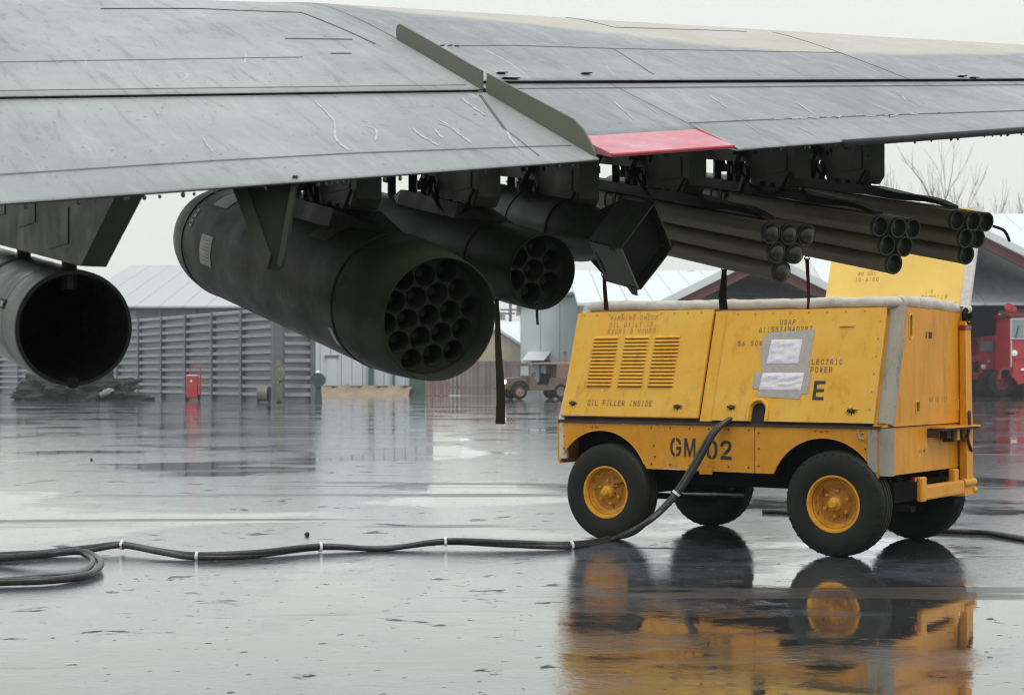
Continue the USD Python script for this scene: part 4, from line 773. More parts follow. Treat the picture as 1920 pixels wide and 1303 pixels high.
# worn bare edges and chipped paint
wr = np.random.default_rng(31)
def chip(x, z, a, b): return Polygon([(x + a * wr.uniform(.4, 1) * math.cos(t), ly(z) + b * wr.uniform(.4, 1) * math.sin(t)) for t in np.linspace(0, 2 * np.pi, 9)[:-1]])
wear = [sbox(.2785, .2815 - wr.uniform(0, .001), ly(z0), ly(z0 + .05)) for z0 in np.arange(.91, 1.66, .052) if wr.random() < .85] + [sbox(l, l + .08, ly(.9085), ly(.9085) + wr.uniform(.002, .005)) for l in np.arange(-.9, .25, .085) if wr.random() < .6] + [sbox(l, l + .07, ly(.9255), ly(.9255) + wr.uniform(.002, .004)) for l in np.arange(-2.25, -1.1, .075) if wr.random() < .4]
wear += [chip(-.03 + wr.normal(0, .05), 1.335 + wr.normal(0, .03), .010, .008) for k in range(6)] + [chip(-.69 + wr.normal(0, .03), .925 + wr.normal(0, .008), .009, .007) for k in range(6)] + [chip(-1.14 + wr.normal(0, .02), .945 + wr.normal(0, .006), .007, .005) for k in range(4)] + [chip(wr.uniform(-2.2, .25), wr.uniform(.93, 1.68), .0045, .004) for k in range(26)]
obj(ca, 'worn_edges', lean(unary_union([w.buffer(0) for w in wear if not (-1.067 < w.centroid.x < -.945)]), .0010, .0243), 'chip_pale', kind='stuff')
# skirt lettering, rivets
def flat(poly, t=.0012, c=C0 - .0005): return prism(poly, t, (0, c, 0), (1, 0, 0), (0, 0, 1), (0, -1, 0))
gm = stencil('GM', -1.300, .650, .128, .092, 1.75, 1.28)
cut = unary_union([sbox(-1.268, -1.252, .6, .9), sbox(-1.142, -1.130, .6, .9)])
obj(ca, 'lettering', flat(gm.difference(sbox(-1.262, -1.250, .6, .9))), 'letter_black')
ot = stencil('02', -1.000, .640, .128, .090, 1.75, 1.28)
obj(ca, 'lettering', flat(ot.difference(sbox(-.875, -.805, .6665, .6735))), 'letter_black')
obj(ca, 'lettering', flat(stencil('40 PSI', -2.0, .838, .014, .010)), 'letter_black'); obj(ca, 'lettering', flat(stencil('TP 40 PSI', -.16, .845, .014, .010)), 'letter_black')
rv_ = [(l, z) for l in np.arange(-1.46, -.5, .16) for z in (.585, .85)] + [(-1.44, .72), (-1.43, .64), (-.58, .6), (-.58, .72), (-.58, .83), (-2.25, .85), (-2.24, .77), (-2.24, .68), (-1.0, .57), (.2, .84), (.22, .74)]
obj(ca, 'worn_edges', [flat(unary_union([sbox(l, l + .03, .5485, .5485 + wr.uniform(.003, .009)) for l in np.arange(-1.46, -1.02, .034) if wr.random() < .6] + [sbox(l, l + .02, .868, .868 + wr.uniform(.002, .006)) for l in np.arange(-1.75, -1.2, .03) if wr.random() < .4]))], 'chip_pale', kind='stuff')
obj(ca, 'rivets', [flat(Point(l, z).buffer(.006, 3), .003) for l, z in rv_], 'rust', kind='stuff')
obj(ca, 'hook_tab', tube(np.array([(.175, C0 - .006, .87), (.178, C0 - .006, .82), (.195, C0 - .012, .805), (.215, C0 - .02, .812)]), .008, 6), 'grey_corner')
# marks on the end
def emark(poly, m_='letter_worn', l=L1 + .0022): obj(ca, 'lettering', prism(poly, .001, (l, 0, 0), (0, 1, 0), (0, 0, 1), (1, 0, 0)), m_)
for a_, b_ in ((.672, .692), (.722, .752), (.757, .785)): emark(sbox(a_, b_, 1.496, 1.54), 'letter_black')
emark(stencil('56 NO 117', .74, 1.05, .034, .026), 'letter_faint'); obj(ca, 'lettering', prism(stencil('12 MW', .58, .70, .02, .016), .001, (L1 - .0078, 0, 0), (0, 1, 0), (0, 0, 1), (1, 0, 0)), 'letter_worn')
# bracket and hook gear on the end
lx = L1 + .0
br = obj(ca, 'stowage_bracket', [bbox(lx - .007, lx + .10, .72, 1.43, .848, .862), bbox(lx - .007, lx + .08, .72, .735, .80, .862), bbox(lx - .007, lx + .07, 1.02, 1.06, .76, .85), bbox(lx - .007, lx + .06, .92, 1.0, .79, .85)], 'rust')
obj(br, 'tray', bbox(lx + .001, lx + .11, .76, 1.46, .864, .874), 'yellow_end'); obj(br, 'lug', [bbox(lx + .0, lx + .06, 1.12, 1.17, .77, .863)], 'yellow_end')
obj(br, 'cable_hook', tube(catmull([(lx + .03, 1.43, .98), (lx + .07, 1.33, .96), (lx + .08, 1.31, .88), (lx + .07, 1.30, .78), (lx + .07, 1.36, .70), (lx + .05, 1.44, .68)], 6), .012, 8), 'rust', smooth=True)
obj(br, 'cable_hook', tube(catmull([(lx + .04, 1.25, .86), (lx + .06, 1.20, .80), (lx + .06, 1.26, .76), (lx + .06, 1.31, .80)], 6), .010, 8), 'rust', smooth=True)
# stowed tow bar
tb = obj(ca, 'tow_bar', [hexa([(lx + .012, 1.30, .44), (lx + .065, 1.30, .44), (lx + .065, 1.43, .44), (lx + .012, 1.43, .44), (lx + .012, 1.29, 1.63), (lx + .055, 1.29, 1.63), (lx + .055, 1.40, 1.63), (lx + .012, 1.40, 1.63)])], 'yellow_end')
obj(tb, 'lunette_ring', frame_mesh(trimesh.creation.torus(.055, .02, 20, 10), (lx + .04, 1.37, 1.665), (0, 1, 0), (0, 0, 1), (1, 0, 0)), 'under_black', smooth=True)
obj(tb, 'white_cap', [trimesh.creation.icosphere(2, .035).apply_translation((lx + .04, 1.37, 1.72))], 'label_white', smooth=True); obj(tb, 'red_band', bbox(lx + .010, lx + .058, 1.287, 1.403, 1.565, 1.60), 'red_dark')
# bumper frame, tow hinge
bf = obj(ca, 'bumper_frame', rbox((lx + .045, .86, .428), (.06, .74, .10), .012), 'yellow_end'); obj(bf, 'side_arm', rbox((lx - .12, 1.40, .43), (.30, .08, .10), .015), 'yellow_end')
obj(bf, 'upright', rbox((lx + .055, .47, .455), (.04, .10, .17), .012), 'yellow_end'); obj(bf, 'upright', rbox((lx + .03, 1.13, .49), (.05, .09, .15), .012), 'yellow_end')
hg_ = obj(bf, 'tow_hinge', hexa([(lx - .02, 1.24, .355), (lx + .06, 1.27, .36), (lx + .06, 1.50, .365), (lx - .02, 1.52, .365), (lx - .02, 1.24, .42), (lx + .055, 1.27, .47), (lx + .055, 1.45, .47), (lx - .02, 1.47, .47)]), 'yellow_end')
obj(bf, 'hinge_pin', cyl((lx + .05, 1.24, .455), (lx + .05, 1.47, .455), .03), 'yellow_end', smooth=30); obj(bf, 'bolt_head', trimesh.creation.icosphere(2, .024).apply_translation((lx + .058, 1.47, .395)), 'yellow_panel', smooth=True)
obj(ca, 'reflector', bbox(lx - .05, lx - .02, .53, .60, .50, .53), 'red_paint')
# chassis, axles, arches inside
obj(ca, 'chassis', [bbox(L0 + .1, L1 - .1, .42, .50, .42, .56), bbox(L0 + .1, L1 - .1, 1.18, 1.26, .42, .56), bbox(-1.5, -.45, .5, 1.2, .46, .60), bbox(L0 + .03, L1 - .05, C0 + .06, C1 - .06, .80, .87), bbox(-.4, .3, .35, 1.3, .36, .5), bbox(-1.42, -.5, C0 + .10, C1 - .12, .52, .80)], 'under_black')
for c_ in (.28, C1 - .3):
    for a_, b_ in ((-2.26, -1.48), (-.48, .30)): obj(ca, 'arch_liner', bbox(a_, b_, c_, c_ + .02, .50, .86), 'under_black')
for l in (-1.842, 0): obj(ca, 'axle', [cyl((l, .1, .36), (l, 1.58, .36), .045), bbox(l - .4, l + .4, .40, .48, .30, .34), bbox(l - .4, l + .4, 1.2, 1.28, .30, .34)], 'under_black')
obj(ca, 'steering_rod', cyl((-1.5, .5, .34), (-1.1, .8, .33), .02), 'chrome_worn')
# wheels
RW, WW, RR = .362, .21, .188
tyre = lathe([(-.06, RR - .02), (-.088, RR), (-.098, RR + .02), (-.108, RR + .07), (-.106, RR + .11), (-.096, .335), (-.082, .352), (-.066, .360), (-.05, .362), (-.046, .354), (-.034, .354), (-.03, .362), (-.008, .363), (-.004, .355), (.004, .355), (.008, .363), (.03, .362), (.034, .354), (.046, .354), (.05, .362), (.066, .360), (.082, .352), (.096, .335), (.106, RR + .11), (.108, RR + .07), (.098, RR + .02), (.088, RR), (.06, RR - .02)], 72)
def lugs(step):
    out = []
    for k in range(0, 72, step):
        t = k / 72 * 2 * np.pi
        for s in (-1, 1):
            b = box((0, 0, 0), (.040, .012, .010)); b.apply_transform(trimesh.transformations.rotation_matrix(s * .7, (0, 1, 0)))
            b.apply_translation((s * .082, 0, .347)); b.apply_transform(trimesh.transformations.rotation_matrix(t, (1, 0, 0))); out.append(b)
    return out
rimp = lathe([(-.086, RR + .012), (-.094, RR + .008), (-.094, RR - .004), (-.08, RR - .012), (-.05, RR - .022), (-.028, RR - .03), (-.022, RR - .05)], 48)
disc = lathe([(-.022, RR - .048), (-.018, .11), (-.034, .09), (-.038, .062), (-.040, .05)], 48)
hub = lathe([(-.036, .052), (-.075, .046), (-.082, .036), (-.088, .030), (-.112, .028), (-.118, .022), (-.118, .001)], 28)
for (l, c, s) in ((0, .108, 1), (-1.842, .108, 1), (-1.80, 1.55, -1), (-.03, 1.55, -1)):
    ax = ((0, 1, 0), (1, 0, 0), (0, 0, 1)) if s > 0 else ((0, -1, 0), (1, 0, 0), (0, 0, 1)); o = (l, c, RW)
    sq = tri([tyre] + (lugs(2) if l == 0 or s < 0 else [])).copy(); low_ = np.maximum(sq.vertices[:, 2] * -1 - (RW - .006), 0)
    mm = frame_mesh(sq, o, *ax); mm.vertices[:, 2] = np.maximum(mm.vertices[:, 2], .001)
    w_ = obj(ca, 'wheel', mm, 'rubber' if s > 0 else 'rubber_old', smooth=35)
    obj(w_, 'rim', frame_mesh(rimp, o, *ax), 'rim_yellow', smooth=35); obj(w_, 'disc', frame_mesh(disc, o, *ax), 'rim_disc', smooth=35); obj(w_, 'hub', frame_mesh(hub, o, *ax), 'rim_yellow', smooth=35)
    obj(w_, 'inner_face', frame_mesh(lathe([(.07, RR), (.03, RR - .03), (.03, .02)], 32), o, *ax), 'under_black')
    for k in range(6):
        t = k * np.pi / 3 + .4 + l; n_ = lathe([(-.030, .013), (-.046, .013), (-.050, .008), (-.050, .001)], 8); n_.apply_translation((0, .088 * math.cos(t), .088 * math.sin(t)))
        obj(w_, 'lug_nut', frame_mesh(n_, o, *ax), 'rim_yellow')
    t = 2.4 + l; obj(w_, 'valve_stem', frame_mesh(tube([(-.02, .135 * math.cos(t), .135 * math.sin(t)), (-.06, .12 * math.cos(t), .12 * math.sin(t)), (-.075, .09 * math.cos(t + .2), .09 * math.sin(t + .2))], .006, 6), o, *ax), 'rust')
# raised roof door
lh = np.array([0, 1.36, 1.735]); ley = nrm([0, .27, .75]); len_ = np.cross((1, 0, 0), ley)
def lid(poly, t, z0): return prism(poly, t, lh, (1, 0, 0), ley, len_, z0)
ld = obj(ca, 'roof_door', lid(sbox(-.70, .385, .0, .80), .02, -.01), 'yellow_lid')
obj(ld, 'edge_trim', lid(sbox(.385, .455, .0, .80), .03, -.015), 'label_white')
for t_, x, y, h in (('50 SOI', -.455, .278, .028), ('10-A100', -.475, .228, .032), ('99', .02, .405, .03), ('1-8', .10, .115, .026), ('3600119', .075, .065, .034)): obj(ld, 'lettering', lid(stencil(t_, x, y, h, h * .62), .001, .0102), 'letter_faint')
obj(ld, 'hinge', [lid(sbox(-.16, .03, -.01, .02), .012, .0102)], 'crate_pink')

# ------------------------------------------------------------------ power cable on the ground
cb = thing('power_cable', 'twin black rubber power cables snaking across the wet apron to the cart', 'cable', ground(600, 1035))
def onc(px, py, c): return hit(px, py, cworld(0, c, 0), CC)
zc = .028
def gp(px, py, z=zc): return hit(px, py, (0, 0, z), ZU)
base = [(1150, 1014, .03), (1070, 1029, .03), (960, 1030, .045), (835, 1028, .06), (720, 1033, .03), (600, 1035, .045), (480, 1046, .03), (370, 1050, .03), (300, 1044, .05), (230, 1036, .07), (170, 1040, .05), (90, 1045, .03), (0, 1052, .03), (-80, 1058, .03)]
hang = [cworld(-.66, .22, .96), cworld(-.735, .10, .915), onc(1362, 790, .035), onc(1335, 815, -.06), onc(1305, 868, -.10), onc(1270, 922, -.16), onc(1238, 958, -.24), onc(1200, 987, -.34)]
tw = np.linspace(.3, 9.5, len(base)); 
def strand(ph): return [p + np.array([.016 * ph, -.010 * ph, .010 * ph]) for p in hang] + [gp(x, y, 0) + np.array([0, .016 * ph * math.cos(t), (z - .03) * .8 + .019 + .020 * abs(math.sin(t)) * (ph > 0)]) for (x, y, z), t in zip(base, tw)]
pathA, pathB = strand(1), strand(-1)
loop = [gp(-80, 1048), gp(20, 1044, .05), gp(100, 1037, .075), gp(150, 1034, .075), gp(180, 1045, .05), gp(188, 1060, .04), gp(165, 1077), gp(100, 1087), gp(0, 1091), gp(-80, 1094)]
for pth, r in ((pathA, .0195), (pathB, .0195), (loop, .023), ([p + np.array([-.06, .035, .012 * (k % 2)]) for k, p in enumerate(loop)], .020)): obj(cb, 'hose', tube(catmull(pth, 8), r, 10), 'cable_rubber', smooth=True, world=True)
def band(px, py, a, b, r=.030):
    pth = catmull(a, 8); i = int(np.argmin([np.linalg.norm((p - EYE)[[0, 2]] / (p - EYE)[1] - ray(px, py)[[0, 2]]) for p in pth])); i = min(max(i, 1), len(pth) - 2); q = catmull(b, 8); j = int(np.argmin(np.linalg.norm(q - pth[i], axis=1)))
    mid = (pth[i] + q[j]) / 2; d = nrm(pth[i + 1] - pth[i - 1]); w = min(np.linalg.norm(pth[i] - q[j]) / 2, .03)
    return tube([mid - d * .009, mid + d * .009], min(w, .016) + r, 14)
for px, py in ((1270, 922), (1070, 1028), (835, 1025), (602, 1034), (370, 1048), (228, 1042)): obj(cb, 'tape_band', band(px, py, pathA, pathB, .0195), 'white_tape', world=True)
# cable on the far side of the cart
c2 = thing('spare_cable', 'thin dark cable lying on the wet apron behind the cart wheels', 'cable', ground(1870, 1008))
obj(c2, 'hose', tube(catmull([ground(1430, 962) + [0, 0, .02], ground(1500, 966) + [0, 0, .02], ground(1640, 985) + [0, 0, .02], ground(1760, 999) + [0, 0, .02], ground(1850, 1003) + [0, 0, .02], ground(1930, 1016) + [0, 0, .02], ground(2000, 1030) + [0, 0, .02]], 8), .02, 8), 'cable_rubber', smooth=True, world=True)
for px, py, lb in ((576, 1004, 'small dark pebble on the wet apron above the cable'), (172, 863, 'tiny dark pebble on the apron below the open pod')):
    g = ground(px, py); s = trimesh.creation.icosphere(2, .02); s.vertices = s.vertices * (.7 + .6 * fbm(s.vertices * 40, 2, 1))[:, None] * [1, 1, .8] + g + [0, 0, .012]; top_mesh('pebble', s, 'pebble_dark', lb, 'pebble', 'pebbles on the apron', smooth=True)

# ------------------------------------------------------------------ aircraft wing
PA, WT, WG = np.array([-.383, 4.29, 1.782]), np.array([.807, .602, .137]), np.array([-.5, .866, 0])
def v_in(u): return np.interp(u, [-3, -.8, .79], [.86, .80, .70])
def v_out(u): return np.interp(u, [.79, 3.55, 5.2], [.80, .57, .45])
def wle(u, out): return 1.75 - (u - .8) / 2.75 * .65 + (0 if out else .10 - .02 * (u - .8))
SLW, SLZ = [0, .3, .55, .75, .88, .95, 1], [.45, .43, .385, .30, .18, .02, -.35]
_ws = np.linspace(0, 1, 201); _cz = np.concatenate([[0], np.cumsum((np.interp(_ws, SLW, SLZ)[1:] + np.interp(_ws, SLW, SLZ)[:-1]) / 2 * np.diff(_ws))])
def upz(u, q, out):
    if not out and u > 0 and q > v_in(u):
        b = min(u / .79, 1); b = b * b * (3 - 2 * b) * min((q - v_in(u)) / .12, 1); return (1 - b) * _upz(u, q, False) + b * _upz(max(u, .79), q, True)
    return _upz(u, q, out)
def _upz(u, q, out):
    v = v_out(u) if out else v_in(u)
    return .438 * q if q <= v else .438 * v + np.interp((q - v) / wle(u, out), _ws, _cz) * wle(u, out)
def lez(u, out): v = v_out(u) if out else v_in(u); return upz(u, v + wle(u, out), out)
def loz(u, q, out):
    v = v_out(u) if out else v_in(u); Q = v + wle(u, out); s = q / Q
    return lez(u, out) * s - .46 * s * (1 - s) * Q / 2.5 - .02 * s
def W(u, q, z): return PA + u * WT + q * WG + np.array([0, 0, z])
def WU(u, q, out, dz=0.0): return W(u, q, upz(u, q, out) + dz)
acb = W(.8, 1.0, 0) * [1, 1, 0]
ac_ = thing('attack_aircraft', 'weathered grey-green aircraft wing seen from behind, loaded with stores', 'aircraft', acb)
def loft(sections):
    S = np.array(sections); n, k = S.shape[:2]; v = S.reshape(-1, 3)
    f = [[i * k + j, (i + 1) * k + j, (i + 1) * k + (j + 1) % k, i * k + (j + 1) % k] for i in range(n - 1) for j in range(k)]
    f = np.array(f); f = np.vstack([f[:, [0, 1, 2]], f[:, [0, 2, 3]]])
    for e, fl in ((0, 0), (n - 1, 1)):
        b = e * k; c = len(v); v = np.vstack([v, S[e].mean(0)]); t = np.array([[c, b + j, b + (j + 1) % k] for j in range(k)]); f = np.vstack([f, t if fl else t[:, ::-1]])
    return trimesh.Trimesh(v, f, process=False)
def add_surface(name, mesh, m_, tanv):
    mesh = trimesh.Trimesh(to_local(ac_, mesh.vertices), mesh.faces, process=False); mesh.fix_normals() if False else None
    path = uniq(ac_, name); sm = usdkit.mesh(stage, path, mesh, M[m_], smooth=True)
    UsdGeom.PrimvarsAPI(sm).CreatePrimvar('tan_paint', Sdf.ValueTypeNames.FloatArray, 'vertex').Set(Vt.FloatArray.FromNumpy(np.asarray(tanv, np.float32)))
    return path
def tanmask(u, w): g = np.interp(u, [.3, .9, 1.1, 1.6, 2.05, 2.65, 3.25, 4, 5.2], [1.1, .78, .66, .57, .43, .32, .34, .44, .55]); return np.clip(.5 + (w - g) * 2.2, 0, 1)
def main_wing(us, out):
    secs, tv = [], []
    for u in us:
        v = v_out(u) if out else v_in(u); L = wle(u, out); sec = []
        for w in np.concatenate([np.linspace(0.008, .9, 30), np.linspace(.915, 1, 10)]):
            sec.append(WU(u, v + w * L, out)); tv.append(tanmask(u, w))
        zt_, zb_ = lez(u, out), loz(u, v + L * .93, out)
        for t in np.linspace(.15, .85, 6):
            a = t * math.pi; sec.append(W(u, v + L + .05 * math.sin(a), zt_ + (zb_ - zt_) * (1 - math.cos(a)) / 2)); tv.append(0)
        for w in np.linspace(.93, 0.008, 14): sec.append(W(u, v + w * L, loz(u, v + w * L, out))); tv.append(0)
        secs.append(sec)
    n = len(secs[0]); tv = np.array(tv + [0, 0]); return loft(secs), tv
us_in = np.linspace(-2.8, .796, 40); us_out = np.linspace(.800, 5.2, 42)
m_, tv = main_wing(us_in, False); add_surface('inner_wing_panel', m_, 'wing_inner_paint', tv)
m_, tv = main_wing(us_out, True); add_surface('outer_wing_panel', m_, 'wing_outer_paint', tv)
def control(us, out, q0=0.0, dz=0.0, gap=.014):
    secs = []
    for u in us:
        v = v_out(u) if out else v_in(u); top = [WU(u, q, out, -.001 + dz) for q in np.linspace(q0, v - gap, 12)]
        nose = [W(u, v - gap + .02 * math.sin(a), upz(u, v - gap, out) + (loz(u, v - gap, out) - upz(u, v - gap, out)) * (1 - math.cos(a)) / 2 + dz) for a in np.linspace(.4, 2.7, 4)]
        bot = [W(u, q, min(loz(u, q, out), upz(u, q, out) - .010) + dz) for q in np.linspace(v - gap, q0, 8)]
        secs.append(top + nose + bot)
    return loft(secs)
fl = control(us_in, False); add_surface('flap', fl, 'wing_inner_paint', np.zeros(len(fl.vertices)))
ai = tri([control(np.linspace(.815, 1.365, 10), True, .205), control(np.linspace(1.368, 5.2, 34), True, 0.0)]); add_surface('aileron', ai, 'wing_outer_paint', np.zeros(len(ai.vertices)))
tab = []
for u in np.linspace(.845, 1.352, 8):
    q1 = .20; top = [W(u, q, .438 * q + .010 * (1 - q / q1)) for q in np.linspace(0, q1, 5)]; bot = [W(u, q, .438 * q + .010 * (1 - q / q1) - .010 - .15 * q) for q in np.linspace(q1, 0, 5)]; tab.append(top + bot)
obj(ac_, 'trim_tab', loft(tab), 'tab_red', smooth=30, world=True)
obj(ac_, 'tab_edge', [tube([W(.845, 0, .006), W(1.352, 0, .006)], .0055, 6), tube([W(1.352, 0, .006), W(1.352, .2, .438 * .2 + .002)], .003, 6)], 'red_paint', world=True)
obj(ac_, 'trailing_edge_strip', tube([W(u, 0.0, -.010) for u in np.linspace(1.86, 5.2, 12)], .013, 8), 'pod_grey', smooth=True, world=True)
# torn edge drips: water beads under the trailing edge
beads = []
for u in np.concatenate([rng.uniform(-1, .75, 26), rng.uniform(1.4, 3.2, 26)]):
    s = trimesh.creation.icosphere(1, rng.uniform(.0025, .006)); s.apply_transform(np.diag([1, 1, 1.3, 1])); s.apply_translation(W(u, .004, -.016 if u < 1.86 else -.024)); beads.append(s)
obj(ac_, 'water_drops', beads, 'pylon_dark', world=True, smooth=True, kind='stuff')
# seams: joint strips that follow the skin
def strip(pts, out, w=.006, h=.0022):
    P = [WU(u, q, out, h) for u, q in pts]; P = np.array(P); t = np.gradient(P, axis=0); t /= np.linalg.norm(t, axis=1, keepdims=True); n = np.cross(t, ZU); n /= np.linalg.norm(n, axis=1, keepdims=True)
    a, b = P + n * w / 2, P - n * w / 2; k = len(P); v = np.vstack([a, b, a - [0, 0, .004], b - [0, 0, .004]])
    f = [[i, i + 1, k + i + 1, k + i] for i in range(k - 1)] + [[i, 2 * k + i, 2 * k + i + 1, i + 1] for i in range(k - 1)] + [[k + i, k + i + 1, 3 * k + i + 1, 3 * k + i] for i in range(k - 1)]
    return tri((v, f))
def line(u0, q0, u1, q1, n=24): return [(u0 + (u1 - u0) * t, q0 + (q1 - q0) * t) for t in np.linspace(0, 1, n)]
def poly(pts, n=10): return [p for a, b in zip(pts[:-1], pts[1:]) for p in line(*a, *b, n)[:-1]] + [pts[-1]]
seams = [(poly([(-2.6, .17), (-.95, .179), (-.387, .183), (.03, .174), (.656, .133), (.77, .12)]), False, 'seam_grey', .004), ([(u, v_in(u) + .07) for u in np.linspace(-2.6, .76, 24)], False, 'seam_grey', .0035), ([(u, v_out(u) - .075) for u in np.linspace(.83, 5.1, 30)], True, 'seam_grey', .005),
         (poly([(1.37, .262), (1.833, .248), (2.426, .219), (3.086, .181), (5.0, .10)]), True, 'seam_grey', .004), (poly([(.75, .655), (.641, .318)]), False, 'seam_dark', .008), (poly([(.641, .318), (.607, .056)]), False, 'seam_grey', .004),
         (poly([(.20, 1.93), (.605, 1.86), (.668, 1.311)]), False, 'seam_dark', .008), (poly([(-.2, 1.9), (.20, 1.93)]), False, 'seam_dark', .010), (line(.341, 1.403, .604, 1.377), False, 'seam_dark', .007), (line(.429, 1.19, .508, 1.185), False, 'seam_dark', .009),
         (poly([(.99, 1.262), (1.253, 1.257), (1.706, 1.185), (2.9, 1.05)]), True, 'seam_grey', .004), (poly([(1.706, 1.185), (1.64, .823)]), True, 'seam_grey', .006), (poly([(1.963, 1.92), (1.988, 1.575), (2.72, 1.504)]), True, 'seam_grey', .004),
         (line(-2.5, 1.18, .30, 1.15), False, 'seam_grey', .003), (line(2.9, .60, 2.88, 1.5), True, 'seam_grey', .003)]
for pts, o_, m_, w_ in seams: obj(ac_, 'skin_seam', strip(pts, o_, w_), m_, world=True)
for u, q in ((.846, 1.277), (.874, 1.276), (.901, 1.274), (.931, 1.273), (.966, 1.271), (.99, 1.262)): obj(ac_, 'fastener', strip(line(u, q, u + .016, q, 2), True, .020, .002), 'seam_dark', world=True)
for a_ in ((.962, .889, 1.0, .887), (.945, .826, 1.01, .815), (1.318, .852, 1.358, .849), (3.22, .643, 3.262, .639), (3.27, .616, 3.31, .610)): obj(ac_, 'latch_plate', strip(line(*a_, 3), True, .020, .006), 'hole_black', world=True)
# black strips standing in for the shade inside the hinge gaps
obj(ac_, 'hinge_gap_shade', strip([(u, v_in(u) - .004) for u in np.linspace(-2.7, .775, 30)], False, .026, .0045), 'hole_black', world=True)
obj(ac_, 'hinge_gap_shade', strip([(u, v_out(u) - .004) for u in np.linspace(.84, 5.1, 40)], True, .030, .0050), 'hole_black', world=True)
# white paint scuffs and dried runs: thin irregular films of paint
def run(pts, out, w, seed):
    r = np.random.default_rng(seed); P = catmull(np.array([(a, b, 0) for a, b in pts]), 8)[:, :2]; k = len(P); P = P + r.normal(0, .0009, P.shape); ww = w * (.3 + .9 * r.random(k)); ww[-1] *= .3; ww[0] *= .3
    a = [WU(p[0] + x / 2, max(p[1], .006), out, .0006) for p, x in zip(P, ww)]; b = [WU(p[0] - x / 2, max(p[1], .006), out, .0006) for p, x in zip(P, ww)]
    return tri((np.array(a + b), [[i, k + i, k + i + 1, i + 1] for i in range(k - 1)]))
ri = [[(.332, .685), (.289, .559), (.271, .409), (.226, .267), (.192, .114)], [(.53, 1.155), (.521, .985), (.47, .82)], [(.13, .663), (.109, .474), (.04, .306), (.032, .197)], [(.068, .69), (.054, .616), (.031, .382), (.025, .236)], [(.457, .426), (.462, .371), (.447, .192)], [(.641, .30), (.6, .208), (.568, .073)], [(.204, .424), (.275, .398)], [(.004, .70), (-.059, .603)], [(.44, .40), (.47, .33), (.46, .30)], [(.40, .36), (.38, .26)]]
ro = [[(1.093, 1.218), (1.098, 1.045), (1.075, .873)], [(1.235, .531), (1.178, .326)], [(2.035, .436), (1.984, .265)], [(2.672, .505), (2.589, .37)], [(1.7, .55), (1.66, .40)], [(1.5, .95), (1.46, .84)], [(.93, .60), (.91, .42)]]
rr_ = np.random.default_rng(21)
for k in range(12):
    u = rr_.uniform(-1.0, .7); q = rr_.uniform(.15, 1.3); ri.append([(u, q), (u + rr_.normal(0, .01), q - .05), (u - .02 + rr_.normal(0, .015), q - rr_.uniform(.08, .25))])
for k in range(14):
    u = rr_.uniform(.9, 3.4); q = rr_.uniform(.08, 1.2); ro.append([(u, q), (u + rr_.normal(0, .01), q - .04), (u - .02 + rr_.normal(0, .015), q - rr_.uniform(.06, .2))])
ri = [p for p in ri if not any(abs(q - v_in(u)) < .03 for u, q in p) and min(q for u, q in p) > .01 and (max(q for u, q in p) < .68 or min(q for u, q in p) > .83)]
ro = [p for p in ro if not any(abs(q - v_out(u)) < .04 for u, q in p) and min(q for u, q in p) > (.22 if p[0][0] < 1.4 else .02) and (max(q - v_out(u) for u, q in p) < 0 or min(q - v_out(u) for u, q in p) > 0)]
runs = [run(p, False, .011 if k < 10 else .006, k) for k, p in enumerate(ri)] + [run(p, True, .009 if k < 7 else .006, 50 + k) for k, p in enumerate(ro)]
obj(ac_, 'paint_runs', runs, 'scuff', world=True, kind='stuff')
ch = [strip(line(u, np.interp(u, [1.4, 1.83, 2.43, 3.09, 5], [.262, .248, .219, .181, .10]) + rng.normal(0, .006), u + rng.uniform(.01, .05), np.interp(u, [1.4, 1.83, 2.43, 3.09, 5], [.262, .248, .219, .181, .10]) + rng.normal(0, .006), 3), True, rng.uniform(.004, .009), .0028) for u in np.concatenate([rng.uniform(1.75, 1.98, 18), rng.uniform(1.5, 3.4, 22)])]
obj(ac_, 'paint_chips', ch, 'label_white', world=True, kind='stuff')
# fold-line fences
def fence(poly, u, tilt=.012):
    ez = nrm(WT); o = W(u, 0, 0)
    return prism(poly, .007, o, WG, (0, 0, 1), WT / np.linalg.norm(WT))
f1 = [(q, upz(.79, q, False) + .002) for q in np.linspace(.712, 1.36, 12)]
f1t = [(q, upz(.79, q, False) + .064) for q in np.linspace(1.345, .712, 12)]
arc = [(1.36 + .012 * math.sin(a), upz(.79, 1.36, False) + .03 - .028 * math.cos(a)) for a in np.linspace(.3, 2.6, 6)]
obj(ac_, 'fold_fence', fence(Polygon(f1 + arc + f1t), .79), 'fence_green', world=True)
f2p = [(q, .438 * q + .002) for q in np.linspace(.015, .685, 8)] + [(.678, .438 * .678 + .066)] + [(q, .438 * q + .066 + .012 * (1 - q / .67)) for q in np.linspace(.6, .14, 6)] + [(.085, .438 * .085 + .062), (.05, .438 * .05 + .040), (.02, .438 * .02 + .014)]
obj(ac_, 'fold_fence', fence(Polygon(f2p), .79), 'fence_green', world=True)
# underwing V bracket
vb = 4.23
def V(px, py, D=vb): return at(px, py, D)
def platep(pts, D, t, m_, nme, parent=ac_): return obj(parent, nme, prism(Polygon([((a - CX) / FPX * D, HCAM + (HY - b) / FPX * D) for a, b in pts]), t, (0, D, 0), (1, 0, 0), (0, 0, 1), (0, -1, 0)), m_, world=True)
vbk = platep([(436, 340), (560, 334), (537, 470), (532, 500), (520, 510), (505, 507), (495, 490)], vb, .02, 'pylon_dark', 'hinge_bracket')
platep([(434, 338), (462, 338), (512, 480), (506, 505), (493, 490)], vb - .018, .045, 'pylon_dark', 'flange', vbk); platep([(553, 333), (562, 333), (538, 480), (530, 503), (524, 500)], vb - .018, .045, 'pylon_dark', 'flange', vbk)

